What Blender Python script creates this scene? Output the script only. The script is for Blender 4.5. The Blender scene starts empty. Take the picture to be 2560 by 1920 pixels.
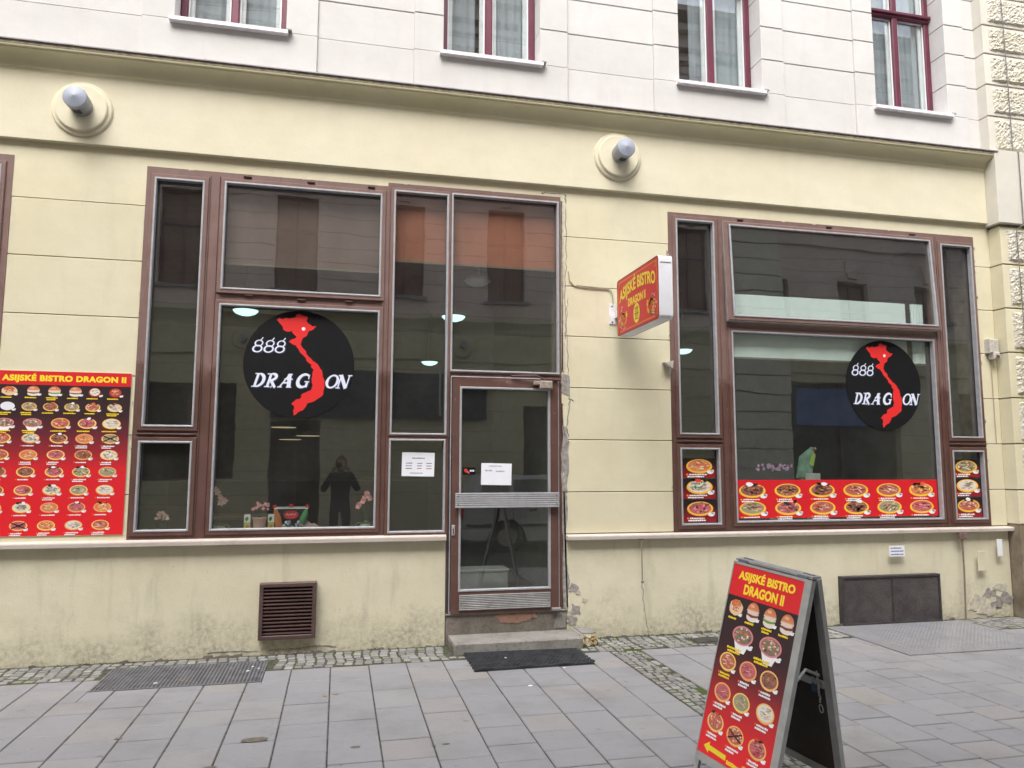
import bpy, math, random
from mathutils import Vector, Matrix
random.seed(7)
R = math.radians
sc = bpy.context.scene
COL = sc.collection

# ------------------------------------------------------------------ camera
cam_d = bpy.data.cameras.new('camera')
cam = bpy.data.objects.new('camera', cam_d); COL.objects.link(cam); sc.camera = cam
cam_d.sensor_width = 36.0
cam_d.lens = 1874.08 / 2560 * 36.0
cam_d.clip_start = 0.05; cam_d.clip_end = 500
yaw, pitch, roll = R(12.9285), R(6.1627), R(0.1337)
fwd = Vector((math.sin(yaw)*math.cos(pitch), math.cos(yaw)*math.cos(pitch), math.sin(pitch)))
rgt = Vector((math.cos(yaw), -math.sin(yaw), 0)); upv = rgt.cross(fwd)
r2 = rgt*math.cos(roll) + upv*math.sin(roll); u2 = -rgt*math.sin(roll) + upv*math.cos(roll)
m3 = Matrix((r2, u2, -fwd)).transposed()
cam.matrix_world = Matrix.Translation((0, -6.6, 1.541)) @ m3.to_4x4()

# ------------------------------------------------------------------ world, sun, exposure
SUN_EL, SUN_AZ = R(54), R(202)      # high, from the street side behind the camera
w = bpy.data.worlds.new('World'); sc.world = w; w.use_nodes = True
nt = w.node_tree; nt.nodes.clear()
sky = nt.nodes.new('ShaderNodeTexSky'); sky.sky_type = 'NISHITA'; sky.sun_disc = False
sky.sun_elevation = SUN_EL; sky.sun_rotation = SUN_AZ
sky.air_density = 1.0; sky.dust_density = 4.0; sky.ozone_density = 1.0
hs = nt.nodes.new('ShaderNodeHueSaturation'); hs.inputs['Saturation'].default_value = 0.32
bg = nt.nodes.new('ShaderNodeBackground'); bg.inputs['Strength'].default_value = 0.15
wo = nt.nodes.new('ShaderNodeOutputWorld')
nt.links.new(sky.outputs[0], hs.inputs['Color']); nt.links.new(hs.outputs[0], bg.inputs[0]); nt.links.new(bg.outputs[0], wo.inputs[0])
sd = bpy.data.lights.new('sun', 'SUN'); sd.energy = 1.5; sd.angle = R(45); sd.color = (1.0, 0.97, 0.93)
sun = bpy.data.objects.new('sun', sd); COL.objects.link(sun)
# direction towards the sun (rotation measured from +Y, clockwise seen from above)
sdir = Vector((math.sin(SUN_AZ)*math.cos(SUN_EL), math.cos(SUN_AZ)*math.cos(SUN_EL), math.sin(SUN_EL)))
sun.rotation_euler = sdir.to_track_quat('Z', 'Y').to_euler()
sc.view_settings.view_transform = 'Standard'; sc.view_settings.look = 'None'
sc.view_settings.exposure = 1.28; sc.view_settings.gamma = 1.0
sc.view_settings.use_curve_mapping = False

# ------------------------------------------------------------------ materials
def s2l(c):
    return tuple(((v/12.92) if v <= 0.04045 else ((v+0.055)/1.055)**2.4) for v in (x/255 for x in c))
MATS = {}
def newmat(name):
    m = bpy.data.materials.new(name); m.use_nodes = True
    n = m.node_tree.nodes; n.clear()
    out = n.new('ShaderNodeOutputMaterial')
    MATS[name] = m
    return m, m.node_tree, out
def nod(nt, t, **kw):
    n = nt.nodes.new(t)
    for k, v in kw.items():
        if hasattr(n, k): setattr(n, k, v)
    return n
def mixc(nt, fac, a, b, mode='MIX'):
    n = nt.nodes.new('ShaderNodeMix'); n.data_type = 'RGBA'; n.blend_type = mode
    for sock, v in ((n.inputs[0], fac), (n.inputs[6], a), (n.inputs[7], b)):
        if hasattr(v, 'node'): nt.links.new(v, sock)
        elif isinstance(v, (int, float)): sock.default_value = v
        else: sock.default_value = (*v[:3], 1)
    return n.outputs[2]
def noise(nt, vec, scale, detail=4, rough=.55, stretch=None):
    if stretch:
        mp = nt.nodes.new('ShaderNodeMapping'); mp.inputs['Scale'].default_value = stretch
        nt.links.new(vec, mp.inputs[0]); vec = mp.outputs[0]
    n = nt.nodes.new('ShaderNodeTexNoise'); n.inputs['Scale'].default_value = scale
    n.inputs['Detail'].default_value = detail; n.inputs['Roughness'].default_value = rough
    nt.links.new(vec, n.inputs['Vector']); return n.outputs[0]
def ramp(nt, v, lo, hi, a=0., b=1.):
    n = nt.nodes.new('ShaderNodeMapRange'); n.clamp = True
    for k, x in zip(('From Min', 'From Max', 'To Min', 'To Max'), (lo, hi, a, b)): n.inputs[k].default_value = x
    nt.links.new(v, n.inputs['Value']); return n.outputs[0]
def mth(nt, op, a, b=0.):
    n = nt.nodes.new('ShaderNodeMath'); n.operation = op
    for s, v in zip(n.inputs, (a, b)):
        if hasattr(v, 'node'): nt.links.new(v, s)
        else: s.default_value = v
    return n.outputs[0]
def pos(nt): return nt.nodes.new('ShaderNodeNewGeometry').outputs['Position']
def zed(nt, p, axis='Z'):
    s = nt.nodes.new('ShaderNodeSeparateXYZ'); nt.links.new(p, s.inputs[0]); return s.outputs[axis]
def finish(nt, out, col, rough=.7, metal=0., bump=None, bstr=.3, bdist=.01, spec=.5, coat=0.):
    b = nt.nodes.new('ShaderNodeBsdfPrincipled')
    if hasattr(col, 'node'): nt.links.new(col, b.inputs['Base Color'])
    else: b.inputs['Base Color'].default_value = (*col[:3], 1)
    if hasattr(rough, 'node'): nt.links.new(rough, b.inputs['Roughness'])
    else: b.inputs['Roughness'].default_value = rough
    b.inputs['Metallic'].default_value = metal
    b.inputs['Specular IOR Level'].default_value = spec
    b.inputs['Coat Weight'].default_value = coat
    if bump is not None:
        bp = nt.nodes.new('ShaderNodeBump'); bp.inputs['Strength'].default_value = bstr; bp.inputs['Distance'].default_value = bdist
        nt.links.new(bump, bp.inputs['Height']); nt.links.new(bp.outputs[0], b.inputs['Normal'])
    nt.links.new(b.outputs[0], out.inputs[0]); return b
def simple(name, col, rough=.6, metal=0., var=.12, vscale=8., bump=.15, bscale=60., spec=.5, coat=0.):
    m, nt, out = newmat(name); p = pos(nt)
    v = noise(nt, p, vscale, 5)
    c = mixc(nt, ramp(nt, v, .3, .7), tuple(x*(1-var) for x in col), tuple(min(1, x*(1+var)) for x in col))
    finish(nt, out, c, rough, metal, noise(nt, p, bscale, 3) if bump else None, bump, .004, spec, coat)
    return m

def plaster(name, c1, c2, dirt=(.20, .18, .13), dirtamt=.5, low=0.0, bstr=.35):
    m, nt, out = newmat(name); p = pos(nt)
    big = noise(nt, p, .9, 6, .6); mid = noise(nt, p, 5, 5)
    c = mixc(nt, ramp(nt, big, .35, .65), c1, c2)
    c = mixc(nt, ramp(nt, mid, .45, .8, 0, .35), c, tuple(x*.86 for x in c1))
    # vertical rain streaks and small specks, own shapes
    st = noise(nt, p, 3.0, 6, .65, (2.2, 2.2, .35))
    c = mixc(nt, ramp(nt, st, .56, .78, 0, dirtamt*.5), c, dirt)
    sp = noise(nt, p, 38, 2, .5)
    c = mixc(nt, ramp(nt, sp, .70, .78, 0, dirtamt*.55), c, dirt)
    if low:
        z = zed(nt, p)
        a = noise(nt, p, 2.6, 7, .7); b = noise(nt, p, 26, 4, .7)
        h = mth(nt, 'ADD', z, mth(nt, 'MULTIPLY', mth(nt, 'SUBTRACT', .55, a), 1.3))
        k = mth(nt, 'MULTIPLY', ramp(nt, h, .42, -.02), ramp(nt, b, .38, .66, .15, 1))
        c = mixc(nt, mth(nt, 'MULTIPLY', k, low), c, dirt)
        # soft shade under the ledge, painted in as a blotchy greenish tint
        g = noise(nt, p, 4, 5, .6, (1, 1, .6))
        k2 = mth(nt, 'MULTIPLY', ramp(nt, h, .55, .95), ramp(nt, g, .4, .7))
        c = mixc(nt, mth(nt, 'MULTIPLY', k2, .35), c, (.42, .40, .20))
    oi = nt.nodes.new('ShaderNodeObjectInfo')
    c = mixc(nt, ramp(nt, oi.outputs['Random'], 0, 1, 0, .22), c, tuple(x*.80 for x in c1))
    tr = noise(nt, p, 2.4, 7, .72, (1, 1, 2.0))
    c = mixc(nt, ramp(nt, tr, .40, .70, 0, .30), c, tuple(x*.82 for x in c1))
    fine = noise(nt, p, 90, 4, .7)
    bb = mth(nt, 'ADD', fine, mth(nt, 'MULTIPLY', noise(nt, p, 14, 4), .9))
    finish(nt, out, c, .9, 0, bb, bstr, .004, .25)
    return m
M_yel = plaster('yellow_plaster', (.66, .61, .43), (.71, .665, .50), dirtamt=.26)
M_yellow_low = plaster('yellow_plaster_plinth', (.65, .61, .455), (.70, .66, .51), dirt=(.17, .145, .11), dirtamt=.75, low=.85, bstr=.6)
M_band = plaster('pale_yellow_plaster', (.71, .66, .49), (.75, .705, .55), dirtamt=.12)
M_corn = plaster('cornice_plaster', (.71, .67, .46), (.75, .71, .52), dirtamt=.3)
M_fasc = simple('cornice_edge_grime', (.36, .31, .22), .85, var=.4, vscale=20)
M_upper = plaster('cream_white_plaster', (.61, .596, .580), (.66, .65, .638), dirt=(.38, .34, .27), dirtamt=.42)
M_right = plaster('pale_rough_plaster', (.64, .615, .54), (.70, .675, .61), dirt=(.3, .26, .16), dirtamt=.5)
M_joint = simple('joint_recess', (.22, .18, .13), .95, var=.3)
M_upjoint = simple('upper_joint_recess', (.46, .34, .31), .95, var=.3)
M_mortar = simple('grey_mortar', (.30, .28, .26), .95, var=.35, vscale=25, bump=.6)
M_white_mortar = simple('pale_filler', (.50, .465, .38), .95, var=.25, vscale=25, bump=.6)

def rough_block():
    m, nt, out = newmat('rough_cast_block'); p = pos(nt)
    n1 = noise(nt, p, 34, 3, .6)
    c = mixc(nt, ramp(nt, noise(nt, p, 3, 5), .35, .65), (.60, .565, .46), (.66, .63, .55))
    c = mixc(nt, ramp(nt, n1, .60, .74, 0, .5), c, (.26, .20, .12))
    finish(nt, out, c, .95, 0, n1, 1.0, .03, .2); return m
M_rough = rough_block()

def brownframe():
    m, nt, out = newmat('brown_frame_paint'); p = pos(nt); z = zed(nt, p)
    n1 = noise(nt, p, 6, 5, .65)
    edge = mth(nt, 'ADD', z, mth(nt, 'MULTIPLY', mth(nt, 'SUBTRACT', n1, .5), .5))
    faded = mixc(nt, ramp(nt, n1, .3, .7), (.160, .094, .080), (.205, .128, .112))
    fresh = mixc(nt, ramp(nt, n1, .3, .7), (.088, .042, .032), (.125, .062, .048))
    c = mixc(nt, ramp(nt, edge, 2.28, 2.42), fresh, faded)
    ch = noise(nt, p, 45, 4, .6)
    c = mixc(nt, ramp(nt, ch, .68, .74, 0, .6), c, (.42, .34, .32))
    st = noise(nt, p, 7, 5, .6, (4, 4, .5))
    c = mixc(nt, ramp(nt, st, .56, .75, 0, .4), c, (.09, .045, .035))
    finish(nt, out, c, ramp(nt, n1, .3, .7, .42, .62), 0, noise(nt, p, 40, 4), .25, .003, .5); return m
M_brown = brownframe()
M_hinge = simple('dark_hinge_metal', (.10, .05, .045), .5)
M_silver = simple('aluminium_bead', (.40, .40, .42), .5, .25, var=.12, vscale=20, bump=.05)
M_silver_d = simple('dull_aluminium', (.36, .355, .35), .45, .6, var=.18, vscale=12)
M_burg = simple('burgundy_window_paint', (.120, .022, .045), .35, var=.15, vscale=6, bump=.1)
M_whitepaint = simple('white_casement_paint', (.72, .74, .74), .45, var=.06)
M_sillwhite = simple('window_sill_sheet', (.74, .72, .74), .5, var=.15, vscale=20)
M_stone_top = plaster('ledge_stone', (.58, .51, .46), (.66, .60, .55), dirt=(.25, .18, .12), dirtamt=.9)
M_lead = simple('dark_flashing', (.24, .23, .245), .55, var=.3)
M_step = None
def concrete(name, c1, c2, dirt, amt=.6):
    m, nt, out = newmat(name); p = pos(nt)
    a = noise(nt, p, 3.5, 7, .65); b = noise(nt, p, 30, 5, .7)
    c = mixc(nt, ramp(nt, a, .35, .65), c1, c2)
    c = mixc(nt, ramp(nt, b, .5, .72, 0, amt), c, dirt)
    finish(nt, out, c, .9, 0, mth(nt, 'ADD', b, a), .6, .008, .25); return m
M_step = concrete('worn_concrete', (.22, .205, .19), (.31, .295, .275), (.10, .09, .07))
M_step_dark = concrete('dirty_concrete', (.13, .12, .10), (.22, .19, .17), (.05, .045, .03))
M_brick_patch = concrete('exposed_brick', (.24, .13, .09), (.33, .22, .17), (.07, .05, .035))

def slabmat():
    m, nt, out = newmat('granite_slab'); p = pos(nt)
    oi = nt.nodes.new('ShaderNodeObjectInfo')
    cr = nt.nodes.new('ShaderNodeValToRGB'); e = cr.color_ramp.elements
    e[0].position = 0; e[0].color = (.262, .262, .280, 1); e[1].position = 1; e[1].color = (.298, .282, .272, 1)
    for q, c in ((.3, (.280, .278, .294)), (.55, (.268, .268, .286)), (.80, (.292, .290, .302)), (.94, (.290, .280, .280))):
        x = cr.color_ramp.elements.new(min(.97, q**.6 if q > .9 else q)); x.color = (*c, 1)
    nt.links.new(oi.outputs['Random'], cr.inputs[0])
    c = cr.outputs[0]
    g = noise(nt, p, 160, 2, .6)
    c = mixc(nt, ramp(nt, g, .35, .7, 0, .30), c, (.13, .13, .14))
    d = noise(nt, p, 2.2, 6, .65)
    c = mixc(nt, ramp(nt, d, .48, .78, 0, .45), c, (.13, .12, .11))
    s = noise(nt, p, 5.5, 3, .5)
    c = mixc(nt, ramp(nt, s, .69, .73, 0, .45), c, (.11, .095, .08))
    s3 = noise(nt, p, 23, 2, .5)
    c = mixc(nt, ramp(nt, s3, .74, .76, 0, .55), c, (.10, .09, .085))
    s4 = noise(nt, p, 7, 6, .75, (1, 3, 1))
    c = mixc(nt, ramp(nt, s4, .58, .72, 0, .35), c, (.15, .14, .13))
    s2 = noise(nt, p, 17, 2, .5)
    c = mixc(nt, ramp(nt, s2, .775, .79, 0, .5), c, (.42, .42, .42))
    finish(nt, out, c, ramp(nt, d, .3, .7, .62, .8), 0, g, .25, .002, .4); return m
M_slab = slabmat()
def jointmat(name, moss):
    m, nt, out = newmat(name); p = pos(nt)
    c = mixc(nt, ramp(nt, noise(nt, p, 20, 4), .35, .65), (.045, .042, .04), (.12, .11, .10))
    if moss:
        c = mixc(nt, ramp(nt, noise(nt, p, 4.5, 5, .7), .46, .62), c, (.07, .095, .03))
    finish(nt, out, c, .95, 0, noise(nt, p, 60, 3), .5, .004, .1); return m
M_pjoint = jointmat('slab_joint_dirt', False)
M_cjoint = jointmat('cobble_joint_moss', True)

def vcolmat(name, rough=.6, nscale=60, namt=.25, spec=.4, bump=.4, bdist=.004):
    m, nt, out = newmat(name); p = pos(nt)
    a = nt.nodes.new('ShaderNodeVertexColor'); a.layer_name = 'Col'
    c = a.outputs[0]
    if namt: c = mixc(nt, ramp(nt, noise(nt, p, nscale, 4, .65), .35, .7, 0, namt), c, (.08, .075, .06))
    finish(nt, out, c, rough, 0, noise(nt, p, nscale, 3) if bump else None, bump, bdist, spec); return m
M_cobble = vcolmat('cobble_stone', .85, 70, .4)
M_print = vcolmat('printed_film', .45, 10, .0, .5, 0)

def glassmat(name, tint=(.93, .95, .92), wav=.05, wdist=.02, rough=.0, wscale=1.3, refl=2.6, dust=.0):
    m, nt, out = newmat(name); p = pos(nt)
    lw = nt.nodes.new('ShaderNodeLayerWeight'); lw.inputs['Blend'].default_value = .5
    tr = nt.nodes.new('ShaderNodeBsdfTransparent'); tr.inputs[0].default_value = (*tint, 1)
    gl = nt.nodes.new('ShaderNodeBsdfGlossy'); gl.inputs['Roughness'].default_value = rough; gl.inputs[0].default_value = (.95, .97, 1, 1)
    bp = nt.nodes.new('ShaderNodeBump'); bp.inputs['Strength'].default_value = wav; bp.inputs['Distance'].default_value = wdist
    nt.links.new(noise(nt, p, wscale, 2, .4, (1.0, 1.0, 2.2)), bp.inputs['Height']); nt.links.new(bp.outputs[0], gl.inputs['Normal'])
    mx = nt.nodes.new('ShaderNodeMixShader')
    f = mth(nt, 'MINIMUM', mth(nt, 'ADD', .04*refl, mth(nt, 'MULTIPLY', .9, mth(nt, 'POWER', lw.outputs['Facing'], 5.0))), .98)
    nt.links.new(f, mx.inputs[0]); nt.links.new(tr.outputs[0], mx.inputs[1]); nt.links.new(gl.outputs[0], mx.inputs[2])
    df = nt.nodes.new('ShaderNodeBsdfDiffuse'); df.inputs[0].default_value = (.55, .56, .55, 1)
    m2 = nt.nodes.new('ShaderNodeMixShader'); nt.links.new(ramp(nt, noise(nt, p, 3, 5), .3, .7, dust*.6, dust*1.4), m2.inputs[0])
    nt.links.new(mx.outputs[0], m2.inputs[1]); nt.links.new(df.outputs[0], m2.inputs[2])
    nt.links.new(m2.outputs[0], out.inputs[0]); return m
M_glass = glassmat('shop_glass', dust=.016)
M_glass_up = glassmat('upper_window_glass', (.96, .98, .98), .03, refl=3.2)
M_carglass = glassmat('car_glass', (.25, .28, .28), 0)
M_clear = glassmat('clear_plastic', (.9, .93, .95), 0, refl=1.0)

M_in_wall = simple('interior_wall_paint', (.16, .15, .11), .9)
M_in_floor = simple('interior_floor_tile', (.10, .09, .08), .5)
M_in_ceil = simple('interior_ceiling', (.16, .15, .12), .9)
M_blind = simple('terracotta_blind', (.36, .125, .075), .8, var=.12, vscale=4)
M_film = simple('frosted_pale_film', (.74, .86, .90), .6, var=.04)
M_curtain = simple('pale_net_curtain', (.30, .335, .355), .85, var=.1, vscale=5)
M_paper = simple('white_paper', (.80, .82, .88), .75, var=.03)
M_ink = simple('grey_ink', (.25, .27, .33), .7)
M_lampgrey = simple('grey_lamp_metal', (.27, .28, .32), .4, .2, var=.08)
M_lampcap = simple('pale_lamp_cap', (.33, .36, .44), .5, 0, var=.05)
M_black = simple('black_rubber', (.028, .03, .036), .7, var=.3, vscale=40)
M_darkmetal = simple('dark_grating_metal', (.055, .05, .052), .55, .3, var=.35, vscale=15)
M_grate = simple('galvanised_grating', (.21, .21, .235), .5, .4, var=.3, vscale=10)
M_hatch = simple('chequer_plate', (.29, .29, .31), .5, .35, var=.12, vscale=5)
M_boardalu = simple('board_frame_aluminium', (.40, .41, .41), .42, .55, var=.12, vscale=15)
M_boardback = simple('board_dark_backing', (.030, .024, .020), .8, var=.2)
M_plastic_w = simple('white_plastic', (.76, .77, .82), .35, var=.04)
M_cable = simple('painted_cable', (.36, .32, .22), .7)
M_bluelock = simple('blue_padlock', (.02, .07, .14), .4)
M_boxgrey = simple('weathered_box_plastic', (.50, .47, .42), .6, var=.2, vscale=30)
M_green = simple('leaf_green', (.06, .16, .05), .5, var=.3)
M_pink = simple('pink_petal', (.75, .33, .36), .6, var=.2, vscale=40)
M_purple = simple('purple_petal', (.50, .30, .52), .6, var=.25, vscale=40)
M_red = simple('red_cap_plastic', (.65, .03, .03), .35)
M_orange = simple('orange_drink', (.70, .24, .08), .3)
M_greenbottle = simple('green_bottle', (.08, .30, .12), .3)
M_pot = simple('pink_pot', (.58, .33, .30), .6)
M_cloth = simple('mauve_cloth', (.38, .25, .26), .9, var=.3, vscale=20)
M_asph = simple('asphalt', (.055, .055, .055), .9, var=.25, vscale=20, bump=.5, bscale=200)
M_darkcloth = simple('dark_coat', (.022, .020, .022), .9)
M_skin = simple('skin', (.42, .24, .17), .6)
M_hair = simple('dark_hair', (.05, .035, .025), .7)
M_carpaint = simple('silver_car_paint', (.50, .51, .53), .4, .1, var=.03, bump=0)
M_tyre = simple('tyre_rubber', (.02, .02, .02), .8)
M_opp_wall = plaster('opposite_olive_plaster', (.50, .47, .32), (.56, .53, .38), dirtamt=.3)
M_opp_up = plaster('opposite_upper_plaster', (.60, .50, .46), (.66, .56, .52), dirtamt=.3)
M_opp_dark = simple('dark_opening', (.03, .025, .02), .5)
M_opp_shade = simple('orange_brown_shade', (.20, .115, .09), .8)
M_bluesign = simple('blue_sign', (.05, .10, .30), .5)
def emit(name, col, st):
    m, nt, out = newmat(name); e = nt.nodes.new('ShaderNodeEmission'); e.inputs[0].default_value = (*col, 1); e.inputs[1].default_value = st
    nt.links.new(e.outputs[0], out.inputs[0]); return m
M_lampglow = emit('dome_lamp_glow', (.55, .92, .88), .9)
M_warm = emit('pendant_lamp_glow', (1, .80, .50), .22)

# ------------------------------------------------------------------ mesh helpers
class MB:
    def __init__(s): s.v = []; s.f = []; s.mi = []; s.c = []; s.mat = 0; s.col = None
    def add(s, vs, fs, col=None):
        o = len(s.v); s.v += [tuple(x) for x in vs]
        for f in fs:
            s.f.append([i+o for i in f]); s.mi.append(s.mat); s.c.append(col or s.col)
        return s
    def box(s, x0, x1, y0, y1, z0, z1, bev=0., col=None):
        if bev:
            b = bev; V = []
            # bevelled on the face towards -Y and all outer edges of that face
            V = [(x0, y1, z0), (x1, y1, z0), (x1, y1, z1), (x0, y1, z1),
                 (x0, y0+b, z0), (x1, y0+b, z0), (x1, y0+b, z1), (x0, y0+b, z1),
                 (x0+b, y0, z0+b), (x1-b, y0, z0+b), (x1-b, y0, z1-b), (x0+b, y0, z1-b)]
            F = [(3, 2, 1, 0), (0, 1, 5, 4), (1, 2, 6, 5), (2, 3, 7, 6), (3, 0, 4, 7),
                 (4, 5, 9, 8), (5, 6, 10, 9), (6, 7, 11, 10), (7, 4, 8, 11), (8, 9, 10, 11)]
            return s.add(V, F, col)
        V = [(x0, y0, z0), (x1, y0, z0), (x1, y1, z0), (x0, y1, z0), (x0, y0, z1), (x1, y0, z1), (x1, y1, z1), (x0, y1, z1)]
        return s.add(V, [(3, 2, 1, 0), (4, 5, 6, 7), (0, 1, 5, 4), (1, 2, 6, 5), (2, 3, 7, 6), (3, 0, 4, 7)], col)
    def ring(s, x0, x1, z0, z1, wd, y0, y1, bev=0):
        """rectangular frame in XZ (butt joints mitred), outer size given, band width wd"""
        O = [(x0, z0), (x1, z0), (x1, z1), (x0, z1)]; I = [(x0+wd, z0+wd), (x1-wd, z0+wd), (x1-wd, z1-wd), (x0+wd, z1-wd)]
        b = bev; O2 = [(x0+b, z0+b), (x1-b, z0+b), (x1-b, z1-b), (x0+b, z1-b)]
        I2 = [(x0+wd-b, z0+wd-b), (x1-wd+b, z0+wd-b), (x1-wd+b, z1-wd+b), (x0+wd-b, z1-wd+b)]
        V = [(x, y1, z) for x, z in O] + [(x, y1, z) for x, z in I] + [(x, y0+b, z) for x, z in O] + [(x, y0+b, z) for x, z in I]
        V += [(x, y0, z) for x, z in O2] + [(x, y0, z) for x, z in I2]
        F = []
        for i in range(4):
            j = (i+1) % 4
            F += [(j, i, i+4, j+4), (i, j, j+8, i+8), (j+4, i+4, i+12, j+12)]
            if b: F += [(i+8, j+8, j+16, i+16), (j+12, i+12, i+20, j+20)]
            F += [(i+16, j+16, j+20, i+20)]
        return s.add(V, F)
    def prism(s, pts, y0, y1, col=None, axis='y'):
        """polygon in XZ extruded along y (counter-clockwise seen from -Y)"""
        n = len(pts)
        mp = {'y': lambda p, t: (p[0], t, p[1]), 'x': lambda p, t: (t, p[0], p[1]), 'z': lambda p, t: (p[0], p[1], t)}[axis]
        V = [mp(p, y0) for p in pts] + [mp(p, y1) for p in pts]
        F = [list(range(n)), list(range(2*n-1, n-1, -1))] + [(i, i+n, (i+1) % n+n, (i+1) % n) for i in range(n)]
        return s.add(V, F, col)
    def lathe(s, prof, c, ax='z', seg=24, col=None, cap=True):
        """profile of (radius, height) about an axis through c"""
        cx, cy, cz = c; n = len(prof); V = []
        for i in range(seg):
            a = 2*math.pi*i/seg; ca, sa = math.cos(a), math.sin(a)
            for r, h in prof:
                if ax == 'z': V.append((cx+r*ca, cy+r*sa, cz+h))
                elif ax == 'y': V.append((cx+r*ca, cy+h, cz+r*sa))
                else: V.append((cx+h, cy+r*ca, cz+r*sa))
        F = []
        for i in range(seg):
            j = (i+1) % seg
            for k in range(n-1): F.append((i*n+k, j*n+k, j*n+k+1, i*n+k+1))
        if cap:
            F.append([i*n for i in range(seg)][::-1]); F.append([i*n+n-1 for i in range(seg)])
        return s.add(V, F, col)
    def tube(s, path, r, seg=6, col=None):
        P = [Vector(p) for p in path]; V = []; n = len(P)
        for i, p in enumerate(P):
            d = (P[min(i+1, n-1)] - P[max(i-1, 0)]).normalized()
            a = d.orthogonal().normalized() if i == 0 else (a - d*a.dot(d)).normalized()
            b = d.cross(a); rr = r[i] if isinstance(r, (list, tuple)) else r
            for k in range(seg):
                t = 2*math.pi*k/seg; V.append(p + a*math.cos(t)*rr + b*math.sin(t)*rr)
        F = [(i*seg+k, i*seg+(k+1) % seg, (i+1)*seg+(k+1) % seg, (i+1)*seg+k) for i in range(n-1) for k in range(seg)]
        F += [list(range(seg))[::-1], list(range((n-1)*seg, n*seg))]
        return s.add(V, F, col)
    def ball(s, c, r, sx=1, sy=1, sz=1, seg=12, rings=7, col=None):
        prof = [(r*math.sin(math.pi*i/rings)+1e-4, -r*math.cos(math.pi*i/rings)) for i in range(rings+1)]
        o = len(s.v); s.lathe(prof, (0, 0, 0), 'z', seg, col, False)
        for i in range(o, len(s.v)):
            x, y, z = s.v[i]; s.v[i] = (c[0]+x*sx, c[1]+y*sy, c[2]+z*sz)
        return s
    def xform(s, M, start=0):
        for i in range(start, len(s.v)): s.v[i] = tuple(M @ Vector(s.v[i]))
        return s
    def build(s, name, mats, parent=None, smooth=False, origin=None):
        me = bpy.data.meshes.new(name)
        V = s.v
        if origin is not None: V = [(x-origin[0], y-origin[1], z-origin[2]) for x, y, z in V]
        me.from_pydata(V, [], s.f); me.validate(clean_customdata=False)
        if not isinstance(mats, (list, tuple)): mats = [mats]
        for m in mats: me.materials.append(m)
        if len(me.polygons) == len(s.mi): me.polygons.foreach_set('material_index', s.mi)
        if any(c is not None for c in s.c) and len(me.polygons) == len(s.c):
            ca = me.color_attributes.new('Col', 'FLOAT_COLOR', 'CORNER'); buf = []
            for p in me.polygons:
                c = s.c[p.index] or (.5, .5, .5)
                if isinstance(c[0], (tuple, list)):
                    for k in range(p.loop_total): buf += [*c[k % len(c)][:3], 1.]
                else: buf += [*c[:3], 1.]*p.loop_total
            ca.data.foreach_set('color', buf)
        if smooth:
            me.polygons.foreach_set('use_smooth', [True]*len(me.polygons))
            try: me.set_sharp_from_angle(angle=R(35))
            except Exception: pass
        me.update()
        o = bpy.data.objects.new(name, me); COL.objects.link(o)
        if origin is not None: o.location = origin
        if parent is not None:
            o.parent = parent
            pm = Matrix.Translation(parent_world(parent))
            o.matrix_parent_inverse = pm.inverted()
        return o
def parent_world(p):
    v = Vector(p.location); q = p.parent
    if q is not None and 'wl' in p: return Vector(p['wl'])
    return v
def tag(o, label=None, cat=None, group=None, kind=None):
    for k, v in (('label', label), ('category', cat), ('group', group), ('kind', kind)):
        if v: o[k] = v
    return o
def empty(name, loc=(0, 0, 0), label=None, cat=None, group=None, parent=None):
    o = bpy.data.objects.new(name, None); COL.objects.link(o); o.location = loc; o.empty_display_size = .1
    if parent is not None: o.parent = parent
    return tag(o, label, cat, group)
# all building parts are built in world coordinates; thing empties that carry them sit at the origin of their own base
def pbuild(mb, name, mats, parent, smooth=False):
    """mesh in world coordinates parented to a thing whose empty is at parent.location (possibly nested)"""
    off = Vector((0, 0, 0)); q = parent
    while q is not None: off += Vector(q.location); q = q.parent
    me_v = [(x-off.x, y-off.y, z-off.z) for x, y, z in mb.v]
    s2 = MB(); s2.v = me_v; s2.f = mb.f; s2.mi = mb.mi; s2.c = mb.c
    o = s2.build(name, mats, None, smooth); o.parent = parent
    return o

# text -> triangles in (u, v)
_tc = {}
def text_tris(body, bold=.02, spacing=1.0):
    k = (body, bold, spacing)
    if k in _tc: return _tc[k]
    cu = bpy.data.curves.new('lettering', 'FONT'); cu.body = body; cu.offset = bold; cu.space_character = spacing
    cu.resolution_u = 4
    ob = bpy.data.objects.new('lettering', cu); COL.objects.link(ob)
    bpy.context.view_layer.update()
    dg = bpy.context.evaluated_depsgraph_get()
    me = ob.evaluated_get(dg).to_mesh(); me.calc_loop_triangles()
    V = [(v.co.x, v.co.y) for v in me.vertices]; T = [tuple(t.vertices) for t in me.loop_triangles]
    ob.evaluated_get(dg).to_mesh_clear()
    bpy.data.objects.remove(ob); bpy.data.curves.remove(cu)
    xs = [p[0] for p in V]; ys = [p[1] for p in V]
    x0, x1, y0, y1 = min(xs), max(xs), min(ys), max(ys)
    V = [((x-x0)/(x1-x0), (y-y0)/(y1-y0)) for x, y in V]
    _tc[k] = (V, T); return V, T

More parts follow.
